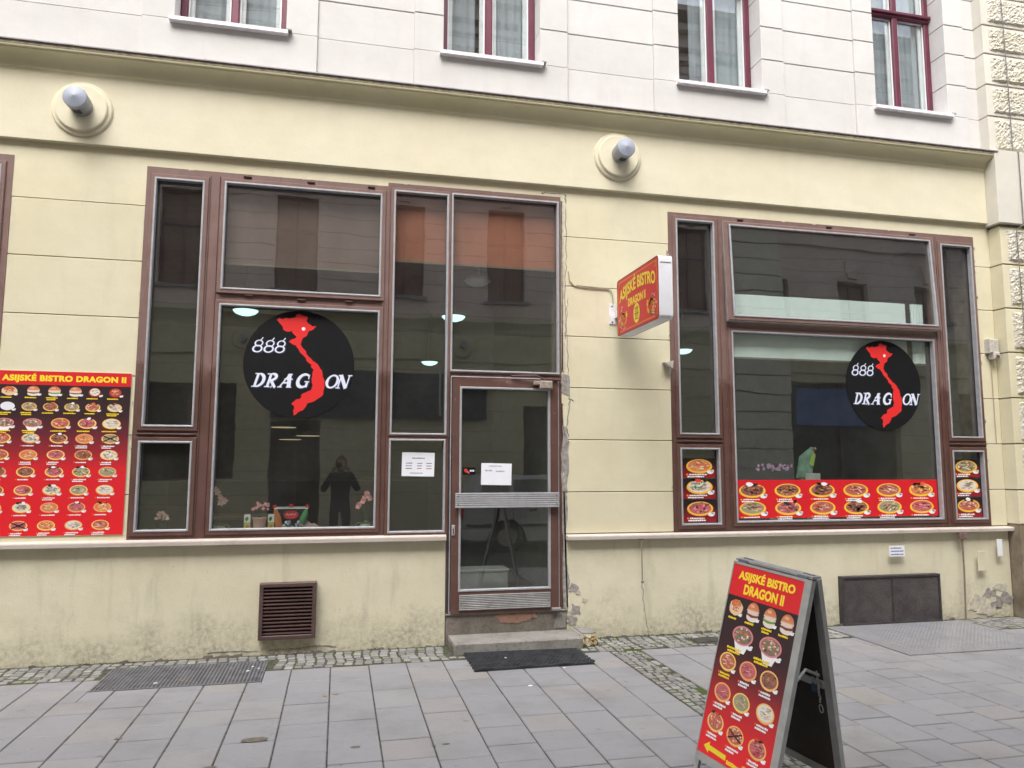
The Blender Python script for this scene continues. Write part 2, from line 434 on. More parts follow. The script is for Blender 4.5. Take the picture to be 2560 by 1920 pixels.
class Print:
    """flat printed graphics: coloured polygons on a plane, u to the right, v up, n towards the viewer"""
    def __init__(s, O, U, V, N): s.O, s.U, s.V, s.N = Vector(O), Vector(U), Vector(V), Vector(N); s.m = MB(); s.lay = 0; s.e = .00012
    def P(s, u, v): return s.O + s.U*u + s.V*v + s.N*(s.lay*s.e)
    def poly(s, pts, col): s.m.add([s.P(*p) for p in pts], [list(range(len(pts)))], col)
    def rect(s, u0, u1, v0, v1, col, up=True):
        s.poly([(u0, v0), (u1, v0), (u1, v1), (u0, v1)], col); 
    def ell(s, cu, cv, ru, rv, col, n=20, a0=0, jit=0, rng=None):
        pts = []
        for i in range(n):
            a = a0 + 2*math.pi*i/n; k = 1 + (rng.uniform(-jit, jit) if jit else 0)
            pts.append((cu+ru*k*math.cos(a), cv+rv*k*math.sin(a)))
        s.poly(pts, col)
    def text(s, body, u0, u1, v0, v1, col, bold=.03, warp=None, spacing=1.0, shear=0):
        V, T = text_tris(body, bold, spacing)
        pts = [(u0+(x)*(u1-u0)+shear*y*(v1-v0), v0+y*(v1-v0)) for x, y in V]
        if warp: pts = [warp(*p) for p in pts]
        s.m.add([s.P(*p) for p in pts], T, col)

# food print -------------------------------------------------------------
Lc = lambda *c: s2l(c)
RED, BLACKP, YEL, WHT = Lc(205, 28, 36), Lc(30, 20, 24), Lc(245, 215, 40), Lc(235, 235, 238)
FOOD = [
    [Lc(190, 80, 50), Lc(225, 150, 110), Lc(150, 50, 40), Lc(240, 210, 190)],
    [Lc(235, 225, 215), Lc(190, 200, 170), Lc(90, 110, 60), Lc(210, 170, 150)],
    [Lc(150, 70, 45), Lc(110, 45, 30), Lc(200, 130, 80), Lc(70, 40, 30)],
    [Lc(220, 120, 60), Lc(235, 170, 90), Lc(200, 60, 40), Lc(250, 220, 170)],
    [Lc(200, 80, 90), Lc(230, 150, 150), Lc(160, 30, 45), Lc(90, 60, 50)],
    [Lc(150, 150, 110), Lc(225, 220, 200), Lc(190, 90, 60), Lc(80, 75, 55), Lc(215, 180, 140)],
]
def soft(c, rng):
    k = rng.uniform(.75, 1.3); b = rng.uniform(.0, .3); return tuple(min(.85, (v*(1-b)+.45*b*w_)*k) for v, w_ in zip(c, (1, .85, .7)))
def caption(pr, cu, cv, w, h, col, rng, lines=1, bullet=None):
    """illegible small print: rows of tiny dashes"""
    for k in range(lines):
        u = cu - w/2 + (0 if k == 0 else w*.06)
        if bullet and k == 0:
            pr.rect(u, u+w*.09, cv, cv+h, bullet); u += w*.14
        end = cu + w/2*rng.uniform(.55, 1.0) - (w*.12 if k else 0)
        while u < end:
            l = rng.uniform(.05, .12)*w; hh = h*rng.uniform(.75, 1.05)
            pr.rect(u, min(u+l, end+.001), cv-k*h*1.45, cv-k*h*1.45+hh, col); u += l+w*.016
def dish(pr, cu, cv, w, rng, kind='plate', pal=None, tilt=0.62, rim=None, top=None, crossed=False):
    L0 = pr.lay; h = w*tilt
    pal = pal or rng.choice(FOOD)
    if kind == 'plate':
        rim = rim or rng.choice([Lc(238, 178, 92), Lc(240, 192, 110), Lc(232, 165, 100), Lc(242, 205, 110)])
        pr.ell(cu, cv-.012*w, w*.505, h*.505, tuple(x*.72 for x in rim)); pr.lay += 1
        pr.ell(cu, cv, w*.5, h*.49, rim); pr.lay += 1
        pr.ell(cu, cv+.01*w, w*.43, h*.41, tuple(x*.8+.06 for x in pal[0])); pr.lay += 1
        rr, rh = w*.38, h*.37
    elif kind == 'bowl':
        pr.poly([(cu-w*.46, cv), (cu-w*.2, cv-h*.75), (cu+w*.2, cv-h*.75), (cu+w*.46, cv)], WHT); pr.lay += 1
        pr.ell(cu, cv, w*.5, h*.42, Lc(215, 130, 140)); pr.lay += 1
        pr.ell(cu, cv, w*.43, h*.35, Lc(130, 110, 90)); pr.lay += 1
        rr, rh = w*.38, h*.31; pal = [Lc(190, 175, 150), Lc(80, 75, 60), Lc(225, 215, 205), Lc(200, 110, 70)]
    elif kind == 'burger':
        pr.ell(cu, cv-h*.30, w*.42, h*.28, Lc(225, 215, 205)); pr.lay += 1
        pr.ell(cu, cv-h*.10, w*.44, h*.20, top or Lc(120, 60, 50), jit=.12, rng=rng); pr.lay += 1
        pr.ell(cu, cv-h*.02, w*.42, h*.12, Lc(220, 200, 190), jit=.1, rng=rng); pr.lay += 1
        pts = [(cu+w*.44*math.cos(a), cv+h*.05+h*.62*math.sin(a)) for a in [math.pi*i/12 for i in range(13)]]
        pr.poly(pts, [Lc(235, 215, 195)]+[Lc(205, 130, 90)]*3+[Lc(190, 105, 65)]*5+[Lc(205, 130, 90)]*3+[Lc(235, 215, 195)]); pr.lay += 1
        pr.ell(cu-w*.08, cv+h*.42, w*.16, h*.10, Lc(225, 170, 130)); rr = 0
    elif kind == 'wrap':
        pr.ell(cu, cv, w*.52, h*.52, Lc(225, 195, 160), jit=.06, rng=rng); pr.lay += 1
        pr.ell(cu-w*.03, cv+h*.25, w*.36, h*.28, Lc(205, 110, 55)); pr.lay += 1
        rr, rh = w*.30, h*.26; pal = FOOD[0]
    elif kind == 'soup':
        pr.ell(cu, cv, w*.42, h*.55, Lc(170, 40, 45)); pr.lay += 1
        pr.ell(cu, cv+h*.05, w*.34, h*.44, pal[0]); pr.lay += 1
        rr, rh = w*.26, h*.36
    elif kind == 'rice':
        pr.ell(cu, cv, w*.48, h*.50, Lc(225, 225, 232), jit=.03, rng=rng); rr = 0
    style = rng.choice(['chunks', 'strips', 'mixed', 'strips']) if kind == 'plate' else 'chunks'
    if rr and style != 'chunks':
        base_a = rng.uniform(-.6, .6)
        for lay in range(3):
            for q in range(10):
                a = rng.uniform(0, 6.283); d = math.sqrt(rng.random())*.8; th = base_a+rng.uniform(-.5, .5)
                L_, W__ = w*rng.uniform(.06, .13), w*rng.uniform(.010, .022); c_, s_ = math.cos(th), math.sin(th)*.7; x_, y_ = cu+rr*d*math.cos(a), cv+.02*w+rh*d*math.sin(a)
                pr.poly([(x_-c_*L_+s_*W__, y_-s_*L_-c_*W__), (x_+c_*L_+s_*W__, y_+s_*L_-c_*W__), (x_+c_*L_-s_*W__, y_+s_*L_+c_*W__), (x_-c_*L_-s_*W__, y_-s_*L_+c_*W__)], soft(rng.choice(pal), rng))
            pr.lay += 1
        pr.lay -= 3
    if rr and style != 'strips':
        for lay in range(3):
            for q in range(11):
                a = rng.uniform(0, 6.283); d = math.sqrt(rng.random())
                pr.ell(cu+rr*d*math.cos(a), cv+.02*w+rh*d*math.sin(a), w*rng.uniform(.035, .085), w*rng.uniform(.02, .05),
                       soft(rng.choice(pal), rng), 6, rng.uniform(0, 1), .3, rng)
            pr.lay += 1
        if kind == 'plate':
            g = rng.random()
            if g < .75:   # garnish: dark leaves with carved flower at the top edge
                for q in range(5):
                    pr.ell(cu+w*rng.uniform(-.26, .26), cv+h*rng.uniform(.38, .52), w*.09, w*.05, Lc(45, 55, 40), 6, rng.random(), .3, rng)
                pr.lay += 1
                gc = rng.choice([WHT, Lc(225, 60, 40), Lc(225, 90, 60), WHT])
                pr.ell(cu+w*rng.uniform(-.1, .15), cv+h*.46, w*.12, w*.07, gc, 7, 0, .3, rng)
    pr.lay = L0 + 9
    if crossed:
        for sgn in (1, -1):
            a = .52*sgn; du, dv = math.cos(a), math.sin(a)*.8
            nu, nv = -dv*w*.035, du*w*.035
            pr.poly([(cu-du*w*.45-nu, cv-dv*w*.45-nv), (cu+du*w*.45-nu, cv+dv*w*.45-nv), (cu+du*w*.45+nu, cv+dv*w*.45+nv), (cu-du*w*.45+nu, cv-dv*w*.45+nv)], Lc(35, 30, 28)); pr.lay += 1
    # little white dip bowl
    pr.ell(cu+w*.42, cv-h*.42, w*.13, w*.07, WHT, 9); pr.ell(cu+w*.50, cv-h*.33, w*.07, w*.04, WHT, 7)
    pr.lay = L0

# ================================================================== PAVEMENT, ROAD
base = MB().box(-60, 60, -4.4, 0.30, -.30, -.0062)
pavement = pbuild(base, 'pavement', M_pjoint, None); tag(pavement, kind='structure')
road = pbuild(MB().box(-60, 60, -9.0, -4.52, -.40, -.12), 'road', M_asph, None); tag(road, kind='structure')
farpave = pbuild(MB().box(-60, 60, -10.5, -9.0, -.40, 0), 'opposite_pavement', simple('opposite_pavement_stone', (.25, .25, .26), .85), None); tag(farpave, kind='structure')
gsheet = pbuild(MB().box(-150, 150, -150, 150, -.6, -.42), 'ground', M_asph, None); tag(gsheet, kind='structure')
kerbs = MB()
x = -20
while x < 25:
    kerbs.box(x+.004, x+.996, -4.52, -4.402, -.3, 0, .006); x += 1.0
tag(pbuild(kerbs, 'kerb', M_step, None), kind='structure')

rng = random.Random(3)
slab_id = 0
def slab_mesh(x0, x1, y0, y1, z):
    b = .004; m = MB()
    V = [(x0, y0, -.05), (x1, y0, -.05), (x1, y1, -.05), (x0, y1, -.05), (x0, y0, z-b), (x1, y0, z-b), (x1, y1, z-b), (x0, y1, z-b),
         (x0+b, y0+b, z), (x1-b, y0+b, z+rng.uniform(-.0012, .0012)), (x1-b, y1-b, z+rng.uniform(-.0012, .0012)), (x0+b, y1-b, z)]
    m.add(V, [(0, 1, 5, 4), (1, 2, 6, 5), (2, 3, 7, 6), (3, 0, 4, 7), (4, 5, 9, 8), (5, 6, 10, 9), (6, 7, 11, 10), (7, 4, 8, 11), (8, 9, 10, 11)])
    return m
def rects_minus(r, holes):
    """what is left of a slab rectangle (x0, x1, y0, y1) outside the holes"""
    out = [r]
    for hx0, hx1, hy0, hy1 in holes:
        nx = []
        for x0, x1, y0, y1 in out:
            if x1 <= hx0 or x0 >= hx1 or y1 <= hy0 or y0 >= hy1: nx.append((x0, x1, y0, y1)); continue
            if x0 < hx0-.012: nx.append((x0, hx0, y0, y1))
            if x1 > hx1+.012: nx.append((hx1, x1, y0, y1))
            a, b = max(x0, hx0), min(x1, hx1)
            if y0 < hy0-.012: nx.append((a, b, y0, hy0))
            if y1 > hy1+.012: nx.append((a, b, hy1, y1))
        out = nx
    return out
HATCH = (4.585, 6.14, -1.165, -.06); GRATE = (-1.624, -.496, -.809, -.221)
cols = []
k = -12
while True:
    x0 = -.02 + .2865*k; x1 = x0+.2865
    if x0 > 2.1: break
    cols.append((x0+.004, min(x1, 2.235)-.004)); k += 1
cols.append((2.0+.003+.2625, 2.235)) if False else None
x0 = 2.512
while x0 < 10.5: cols.append((x0+.004, x0+.2865-.004)); x0 += .2865
LEN = [.235, .29, .385, .29, .385]
vis, hid = [], MB()
def in_view(x, y):
    # coarse test in camera coordinates, only to split near slabs from those out of the picture
    d = Vector((x, y, 0)) - Vector((0, -6.6, 1.541)); z = d.dot(fwd)
    if z < .2: return False
    return abs(d.dot(r2)/z) < .78 and abs(d.dot(u2)/z) < .60
for cx0, cx1 in cols:
    y = -.505 + rng.uniform(-.02, .02) - (0 if rng.random() < .5 else rng.uniform(0, .0))
    y = -.505; first = rng.uniform(.1, .38)
    while y > -4.38:
        l = first if first else rng.choice(LEN); first = None
        y1, y0 = y-.0058, max(y-l+.0058, -4.39)
        for px0, px1, a, b in rects_minus((cx0, cx1, y0, y1), [HATCH, GRATE]):
            seen = any(in_view(px, py) for px in (px0, px1) for py in (a, b))
            if seen: vis.append((px0, px1, a, b))
            else:
                s = slab_mesh(px0, px1, a, b, 0); hid.add(s.v, s.f)
        y -= l
vis.sort(key=lambda r: -r[3]*0 + (Vector(((r[0]+r[1])/2, (r[2]+r[3])/2, 0))-Vector((0, -6.6, 1.5))).length)
for i, r in enumerate(vis):
    s = slab_mesh(*r, rng.uniform(-.0015, .0015))
    if i < 300: pbuild(s, 'paving_slab', M_slab, pavement)
    else: hid.add(s.v, s.f)
tag(pbuild(hid, 'paving_slabs', M_slab, pavement), kind='stuff')

# cobbles: a strip along the wall and one running out to the kerb
COBC = [(.26, .255, .25), (.30, .295, .285), (.22, .215, .21), (.33, .325, .315), (.27, .26, .245), (.25, .25, .24)]
def cobble(x, y, sx, sy, rot, z, col, m=None):
    m = m or MB(); o = len(m.v); b = .007; ca, sa = math.cos(rot), math.sin(rot)
    P = []
    for kx, ky, kz, sh in ((-1, -1, -.03, 0), (1, -1, -.03, 0), (1, 1, -.03, 0), (-1, 1, -.03, 0), (-1, -1, z-.006, 0), (1, -1, z-.006, 0), (1, 1, z-.006, 0), (-1, 1, z-.006, 0),
                         (-1, -1, z, b), (1, -1, z, b), (1, 1, z, b), (-1, 1, z, b)):
        px = kx*(sx/2-sh)*(1+rng.uniform(-.08, .08)); py = ky*(sy/2-sh)*(1+rng.uniform(-.08, .08))
        P.append((x+px*ca-py*sa, y+px*sa+py*ca, kz))
    m.add(P, [(0, 1, 5, 4), (1, 2, 6, 5), (2, 3, 7, 6), (3, 0, 4, 7), (4, 5, 9, 8), (5, 6, 10, 9), (6, 7, 11, 10), (7, 4, 8, 11), (8, 9, 10, 11)], col)
    return m
cob = []
def blocked(x, y):
    for a, b, c, d in ((.93, 2.07, -.345, .1), (2.07, 2.21, -.29, 0), HATCH, GRATE, (3.09, 3.33, -.38, -.23)):
        if a-.02 < x < b+.02 and c-.02 < y < d+.02: return True
    return False
x = -3.2
while x < 7.6:
    y = -.035
    wcol = rng.uniform(.066, .085)
    while y > -.485:
        ln = rng.uniform(.058, .088)
        yy = y-ln/2
        if yy-ln/2 > -.505 and not blocked(x, yy): cob.append((x+rng.uniform(-.004, .004)+.010*math.sin(y*17+x*3), yy, wcol-.010, ln-.011, rng.uniform(-.12, .12), rng.uniform(-.003, .003)))
        y -= ln
    x += wcol
y = -.52
while y > -4.36:
    ln = rng.uniform(.058, .080); x = 2.243
    while x < 2.5:
        wc = rng.uniform(.055, .078)
        if x+wc > 2.510: break
        cob.append((x+wc/2, y-ln/2+.012*math.sin(x*31), wc-.009, ln-.010, rng.uniform(-.18, .18), rng.uniform(-.003, .003)))
        x += wc
    y -= ln
cob.sort(key=lambda c: 0 if in_view(c[0], c[1]) else 1000 )
cob.sort(key=lambda c: (Vector((c[0], c[1], 0))-Vector((0, -6.6, 1.5))).length + (0 if in_view(c[0], c[1]) else 1000))
rest = MB()
for i, c in enumerate(cob):
    kk = rng.uniform(.8, 1.15); colr = tuple(v*kk for v in rng.choice(COBC))
    m = cobble(*c, colr)
    if i < 300: pbuild(m, 'cobble', M_cobble, pavement)
    else: rest.add(m.v, m.f, colr)
tag(pbuild(rest, 'cobbles', M_cobble, pavement), kind='stuff')
pbuild(MB().box(-60, 60, -.5, -.001, -.0055, -.0035), 'cobble_bedding', M_cjoint, pavement)
pbuild(MB().box(2.238, 2.51, -4.39, -.502, -.0055, -.0035), 'cobble_bedding', M_cjoint, pavement)
# grass and moss tufts along the wall foot and in the cobble joints
tuft = MB(); tuft.col = (.07, .12, .03)
M_tuft = vcolmat('moss_tuft', .9, 60, .3)
for q in range(420):
    if rng.random() < .6: tx, ty = rng.gauss(2.75, .45), rng.choice([rng.uniform(-.06, -.01), rng.uniform(-.5, -.02)])
    elif rng.random() < .5: tx, ty = rng.uniform(2.24, 2.5), -abs(rng.gauss(.5, .55))-.1
    else: tx, ty = rng.choice([rng.gauss(-1.75, .2), rng.uniform(-2.6, 7.3)]), rng.uniform(-.07, -.008)
    if ty < -3 or blocked(tx, ty) or ty > -.006: continue
    h = rng.uniform(.004, .014); 
    for k in range(3):
        a = rng.uniform(0, 6.28); dx, dy = .006*math.cos(a), .006*math.sin(a)
        tuft.add([(tx-dx, ty-dy, -.008), (tx+dx, ty+dy, -.008), (tx+dx+rng.uniform(-.006, .006), ty+dy, h)], [(0, 1, 2)], (.05+rng.random()*.05, .09+rng.random()*.05, .025))
        tx += rng.uniform(-.01, .01); ty = min(-.004, ty+rng.uniform(-.01, .01))
tag(pbuild(tuft, 'moss', M_tuft, None), kind='stuff')

# ================================================================== RESTAURANT BUILDING
B = empty('restaurant_building', (0, 0, 0), 'cream and yellow rendered building with brown framed bistro windows and moulded cornice', 'building')
GX = [.925, 1.297, 1.773, 2.253, 2.735, 3.21, 3.687, 4.155]
GAP = .0032
def panel(name, x0, x1, z0, z1, mat, yf=0., depth=.03, bev=.003, parent=B):
    return pbuild(MB().box(x0, x1, yf, yf+depth, z0, z1, bev), name, mat, parent)
# backing walls behind the joints, with openings
def wall_with_holes(name, x0, x1, z0, z1, y0, y1, holes, mat, parent=B):
    xs = sorted({x0, x1, *[h[0] for h in holes], *[h[1] for h in holes]}); zs = sorted({z0, z1, *[h[2] for h in holes], *[h[3] for h in holes]})
    m = MB()
    hole = lambda cx, cz: any(h[0] < cx < h[1] and h[2] < cz < h[3] for h in holes)
    filled = {}
    for i in range(len(xs)-1):
        for j in range(len(zs)-1): filled[i, j] = not hole((xs[i]+xs[i+1])/2, (zs[j]+zs[j+1])/2)
    for (i, j), f in filled.items():
        if not f: continue
        a, b, c, d = xs[i], xs[i+1], zs[j], zs[j+1]
        m.add([(a, y0, c), (b, y0, c), (b, y0, d), (a, y0, d)], [(0, 1, 2, 3)])
        m.add([(a, y1, c), (b, y1, c), (b, y1, d), (a, y1, d)], [(3, 2, 1, 0)])
        for di, dj, P in ((-1, 0, [(a, y0, c), (a, y0, d), (a, y1, d), (a, y1, c)]), (1, 0, [(b, y0, d), (b, y0, c), (b, y1, c), (b, y1, d)]),
                          (0, -1, [(b, y0, c), (a, y0, c), (a, y1, c), (b, y1, c)]), (0, 1, [(a, y0, d), (b, y0, d), (b, y1, d), (a, y1, d)])):
            if not filled.get((i+di, j+dj), False): m.add(P, [(0, 1, 2, 3)])
    return pbuild(m, name, mat, parent)
SH = [(-4.6, -2.627, .94, 4.03), (-1.632, .925, .94, 4.05), (.925, 1.982, .25, 4.06), (3.072, 6.64, .925, 4.01)]
wall_with_holes('ground_floor_wall', -22, 6.86, 0, 4.76, .022, .32, SH, M_joint)
# plastered courses
def course_row(x0, x1, lo=0):
    for k in range(len(GX)-1):
        a = GX[k]+(GAP if k else 0); b = GX[k+1]-GAP
        if k == len(GX)-2: return
        yield a, b, k
for x0, x1 in ((-2.627, -1.632), (1.982, 3.072), (6.64, 6.845)):
    for a, b, k in course_row(x0, x1): panel('plaster_course', x0, x1, a, b, M_yel)
for a, b, k in course_row(-22, -4.6): panel('plaster_course', -22, -4.6, a, b, M_yel)
wall_with_holes('plaster_course', -22, 6.845, 3.687+GAP, 4.158, 0, .0215, [(a_, b_, 3.687+GAP, c_) for a_, b_, c_ in ((-4.6, -2.627, 4.03), (-1.632, .37, 4.03), (.37, 1.982, 4.0665), (3.072, 6.64, 4.01))], M_yel)
for x0, x1, z0 in ((-1.632, .925, 4.032),): pass
# fill the small strips between frame tops and the top course
# plinth wall below the ledge
for x0, x1 in ((-22, .925), (2.02, 6.845)):
    pbuild(MB().box(x0, x1, 0.001, .30, -.05, .90), 'plinth_wall', M_yellow_low, B)
# fascia band and cornice
pbuild(MB().box(-22, 6.80, -.05, .30, 4.158, 4.75, .004), 'fascia_band', M_band, B)
prof = [(.02, 4.735), (-.052, 4.735), (-.056, 4.750), (-.066, 4.756), (-.070, 4.768)]
for i in range(9):
    t = i/8*math.pi/2; prof.append((-.070-.098*(1-math.cos(t)), 4.770+.088*math.sin(t)))
prof += [(-.172, 4.862), (-.172, 4.868), (-.186, 4.872), (-.190, 4.884)]
prof2 = prof + [(.02, 4.884)]
cm = MB(); cm.prism([(y, z) for y, z in prof2][::-1], -22, 6.80, axis='x')
co = pbuild(cm, 'cornice', M_corn, B, True)
pbuild(MB().box(-22, 6.815, -.192, .02, 4.8845, 4.915, .003), 'cornice_edge', M_fasc, B)
fl = MB(); fl.add([(-22, -.205, 4.912), (6.84, -.205, 4.912), (6.84, -.205, 4.922), (-22, -.205, 4.922), (-22, .01, 4.935), (6.84, .01, 4.935), (-22, -.19, 4.9155), (6.84, -.19, 4.9155)],
                  [(0, 1, 2, 3), (3, 2, 5, 4), (6, 7, 1, 0)])
pbuild(fl, 'flashing', M_lead, B)
# little rags of dirt and seedlings on the flashing
rg = MB()
for q in range(60):
    xx = rng.uniform(-3, 6.7); h = rng.uniform(.004, .016)
    rg.add([(xx, -.19, 4.922), (xx+rng.uniform(.006, .03), -.19, 4.922), (xx+rng.uniform(0, .02), -.185, 4.924+h)], [(0, 1, 2)])
tag(pbuild(rg, 'flashing_debris', M_lead, B), kind='stuff')
# upper storey ------------------------------------------------------
WIN = [(-1.485, -.558), (.851, 1.787), (3.232, 4.160), (5.515, 6.434)]
WZ0, WZ1 = 5.385, 7.75
SUR = [(-1.745, -.287), (.580, 2.062), (2.962, 4.418), (5.272, 6.690)]
UZ = [4.90, 5.368, 5.732, 6.093, 6.43, 6.78, 7.14, 7.5, 7.86]
holes = [(a-.03, b+.03, WZ0, WZ1) for a, b in WIN] + [(a-2.37*k, b-2.37*k, WZ0, WZ1) for k in (2, 4, 6) for a, b in WIN[:1]]
wall_with_holes('upper_wall', -22, 6.86, 4.76, 7.86, .045, .32, holes, M_upjoint)
pbuild(MB().box(-22, 6.86, .03, .4, 7.86, 13.5), 'upper_wall', M_upper, B)
pbuild(MB().box(-22, 6.86, .401, 9, 13.2, 13.5), 'roof', M_lead, B)
pbuild(MB().box(-22, 6.86, .325, 9, 4.3, 4.5), 'floor_slab', M_in_wall, B)
pbuild(MB().add([(-22, .33, 0), (-22, 9, 0), (-22, 9, 13.2), (-22, .33, 13.2)], [(0, 1, 2, 3)]).add([(-22, 9, 0), (9.5, 9, 0), (9.5, 9, 13.2), (-22, 9, 13.2)], [(0, 1, 2, 3)]).add([(9.49, .33, 0), (9.49, 9, 0), (9.49, 9, 13.2), (9.49, .33, 13.2)], [(3, 2, 1, 0)]), 'rear_walls', M_in_wall, B)
edges = [-22] + [v for s in SUR for v in s] + [6.86]
for i in range(len(edges)-1):
    x0, x1 = edges[i], edges[i+1]; sur = i % 2 == 1
    yf = 0.0 if sur else .022
    for k in range(len(UZ)-1):
        g = .002 if k in (0,) else .0055
        a = UZ[k]+(.001 if k <= 1 else .0055); b = UZ[k+1]-(.001 if k == 0 else .0055)
        if sur:
            wx = WIN[i//2]
            if k == 0: panel('upper_course', x0, x1, a, b, M_upper, yf, .06, .002)
            else:
                for p0, p1, side in ((x0, wx[0], 0), (wx[1], x1, 1)):
                    panel('upper_course', p0, p1, a, b, M_upper, yf, .06, .003)
                    # reveal block behind
                    rx0, rx1 = (p1-.06, p1) if side == 0 else (p0, p0+.06)
                    panel('reveal_block', rx0, rx1, a, b, M_upper, .061, .15, .001)
        else: panel('upper_course', x0, x1, a, b, M_upper, yf, .04, .003)

def upper_window(a, b, full):
    fy = .205; z0 = WZ0+.045; zt = 6.60
    fr = MB(); wd = .062
    fr.ring(a+.002, b-.002, z0, WZ1, wd, fy, fy+.07, .008)
    cxm = (a+b)/2
    win = pbuild(fr, 'window', M_burg, B)
    mu = MB().box(cxm-.036, cxm+.036, fy-.012, fy+.05, z0+wd, WZ1-wd, .010); pbuild(mu, 'mullion', M_burg, win)
    tr = MB(); tr.box(a+.01, b-.01, fy-.022, fy+.06, zt-.045, zt+.045, .012); tr.box(a+.004, b-.004, fy-.045, fy-.021, zt-.012, zt+.024, .006)
    pbuild(tr, 'transom', M_burg, win)
    pbuild(MB().box(a+.05, b-.05, fy-.016, fy+.0, z0+.05, z0+.075, .004), 'weather_bar', M_burg, win)
    for x0, x1 in ((a+wd, cxm-.036), (cxm+.036, b-wd)):
        for c, d in ((z0+wd, zt-.045), (zt+.045, WZ1-wd)):
            pbuild(MB().ring(x0, x1, c, d, .014, fy+.024, fy+.034), 'glazing_bead', M_whitepaint, win)
            pbuild(MB().box(x0+.004, x1-.004, fy+.036, fy+.040, c+.004, d-.004), 'pane', M_glass_up, win)
    # inner white casements, and a net curtain further in
    for x0, x1 in ((a+.03, cxm), (cxm, b-.03)):
        pbuild(MB().ring(x0, x1, z0+.03, WZ1-.03, .085, fy+.045, fy+.062, .003), 'inner_casement', M_whitepaint, win)
    cm2 = MB(); n = 60; V = []
    for i in range(n+1):
        xx = a-.05+(b-a+.1)*i/n; yy = fy+.095+.006*math.sin(i*1.35)+.006*math.sin(i*.61+a)
        V += [(xx, yy, z0-.05), (xx, yy, WZ1+.1)]
    for i in range(n):
        if full == 1 and .38 < i/n < .55: continue
        if full == 2 and i/n < .30: continue
        cm2.add([V[2*i], V[2*i+2], V[2*i+3], V[2*i+1]], [(0, 1, 2, 3)])
    pbuild(cm2, 'curtain', M_curtain, win, True)
    # reveal side and dark room behind
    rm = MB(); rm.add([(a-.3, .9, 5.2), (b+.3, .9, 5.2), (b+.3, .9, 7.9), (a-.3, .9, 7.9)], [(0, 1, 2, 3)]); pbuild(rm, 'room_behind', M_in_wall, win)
    sl = MB(); s0, s1 = a-.035, b+.02
    sl.add([(s0, -.055, 5.333), (s1, -.055, 5.333), (s1, -.055, 5.367), (s0, -.055, 5.367), (s0, .20, 5.425), (s1, .20, 5.425), (s0, .0, 5.333), (s1, .0, 5.333)],
           [(0, 1, 2, 3), (3, 2, 5, 4), (6, 7, 1, 0), (0, 3, 4, 6), (7, 5, 2, 1)])
    pbuild(sl, 'window_sill', M_sillwhite, win)
    pbuild(MB().box(b+.0, b+.05, -.05, .02, 5.368, 5.380), 'sill_end', M_lead, win)
for i, (a, b) in enumerate(WIN): upper_window(a, b, [0, 1, 2, 0][i])

# ledges (window sill stones)
def ledge(x0, x1, zt, zb):
    n = max(1, round((x1-x0)/1.6)); w_ = (x1-x0)/n
    for i in range(n):
        m = MB(); a, b = x0+w_*i+(.001 if i else 0), x0+w_*(i+1)-.001
        P = [(.02, zb+.002), (.02, zt+.006), (-.060, zt), (-.068, zt-.006), (-.070, zt-.014), (-.066, zb)]
        m.prism(P, a, b, axis='x'); pbuild(m, 'ledge_stone', M_stone_top, B)
ledge(-4.7, .922, .935, .893); ledge(2.015, 7.06, .912, .872)

# ---------------------------------------------------------------- shop windows
def pane_unit(par, x0, x1, z0, z1, sash=.030, y=-.002, dy=0):
    """sash + aluminium bead + pane; (x0..z1) is the outer size of the aluminium bead"""
    pbuild(MB().ring(x0-sash, x1+sash, z0-sash, z1+sash, sash+.004, y-.016, y+.03, .005), 'sash', M_brown, par)
    pbuild(MB().ring(x0, x1, z0, z1, .017, y-.022, y+.03, .004), 'glazing_bead', M_silver, par)
    pbuild(MB().box(x0+.01, x1-.01, y+.040, y+.046, z0+.01, z1-.01), 'pane', M_glass, par)
    pbuild(MB().ring(x0+.006, x1-.006, z0+.006, z1-.006, .012, y+.0305, y+.039), 'glazing_seal', M_black, par)
def frame_mesh(x0, x1, z0, z1, holes, name='shop_window', y0=-.004, y1=.07, par=B):
    return wall_with_holes(name, x0, x1, z0, z1, y0, y1, holes, M_brown, par)
def hinges(par, L, y=-.028):
    for hx, hz in L: pbuild(MB().box(hx-.032, hx+.032, y, y+.02, hz-.006, hz+.006, .003), 'hinge', M_hinge, par)
# left main window group
PA = dict(A=(-1.566, -1.170, 1.842, 3.938), B=(-1.582, -1.172, 1.000, 1.728), C=(-1.012, .321, 3.008, 3.950), D=(-1.015, .318, 1.000, 2.887),
          E=(.423, .920, 1.799, 3.998), F=(.419, .914, .956, 1.765))
h = [(a+.012, b-.012, c+.012, d-.012) for a, b, c, d in PA.values()]
fL = frame_mesh(-1.632, .925, .94, 4.030, h)
fL2 = pbuild(MB().box(.37, 1.978, -.003, .06, 4.0305, 4.066, .003), 'frame_head', M_brown, fL)
for k, r_ in PA.items(): pane_unit(fL, *r_, sash=.026 if k in 'EF' else .032)
hinges(fL, [(-.78, 2.965), (-.35, 2.950), (.05, 2.955), (-.83, 4.005), (-.30, 4.002), (.22, 4.005), (-1.50, 1.785), (-1.23, 1.782)])
for z_ in (1.785,): pbuild(MB().box(-1.60, -1.15, -.022, -.003, 1.778, 1.790, .002), 'drip_strip', M_hinge, fL)
pbuild(MB().box(-1.02, .33, -.030, -.003, 2.972, 2.984, .003), 'drip_strip', M_hinge, fL)
for x_ in (-1.13, -1.055, .345, .385): pbuild(MB().box(x_-.004, x_+.004, -.014, -.003, .96, 3.99, .002), 'cover_strip', M_brown, fL)
# far left window, only its edge is in the picture
fF = frame_mesh(-4.6, -2.627, .94, 4.030, [(-4.5, -2.715, 1.0, 3.93)])
pane_unit(fF, -4.52, -2.705, .99, 3.94)
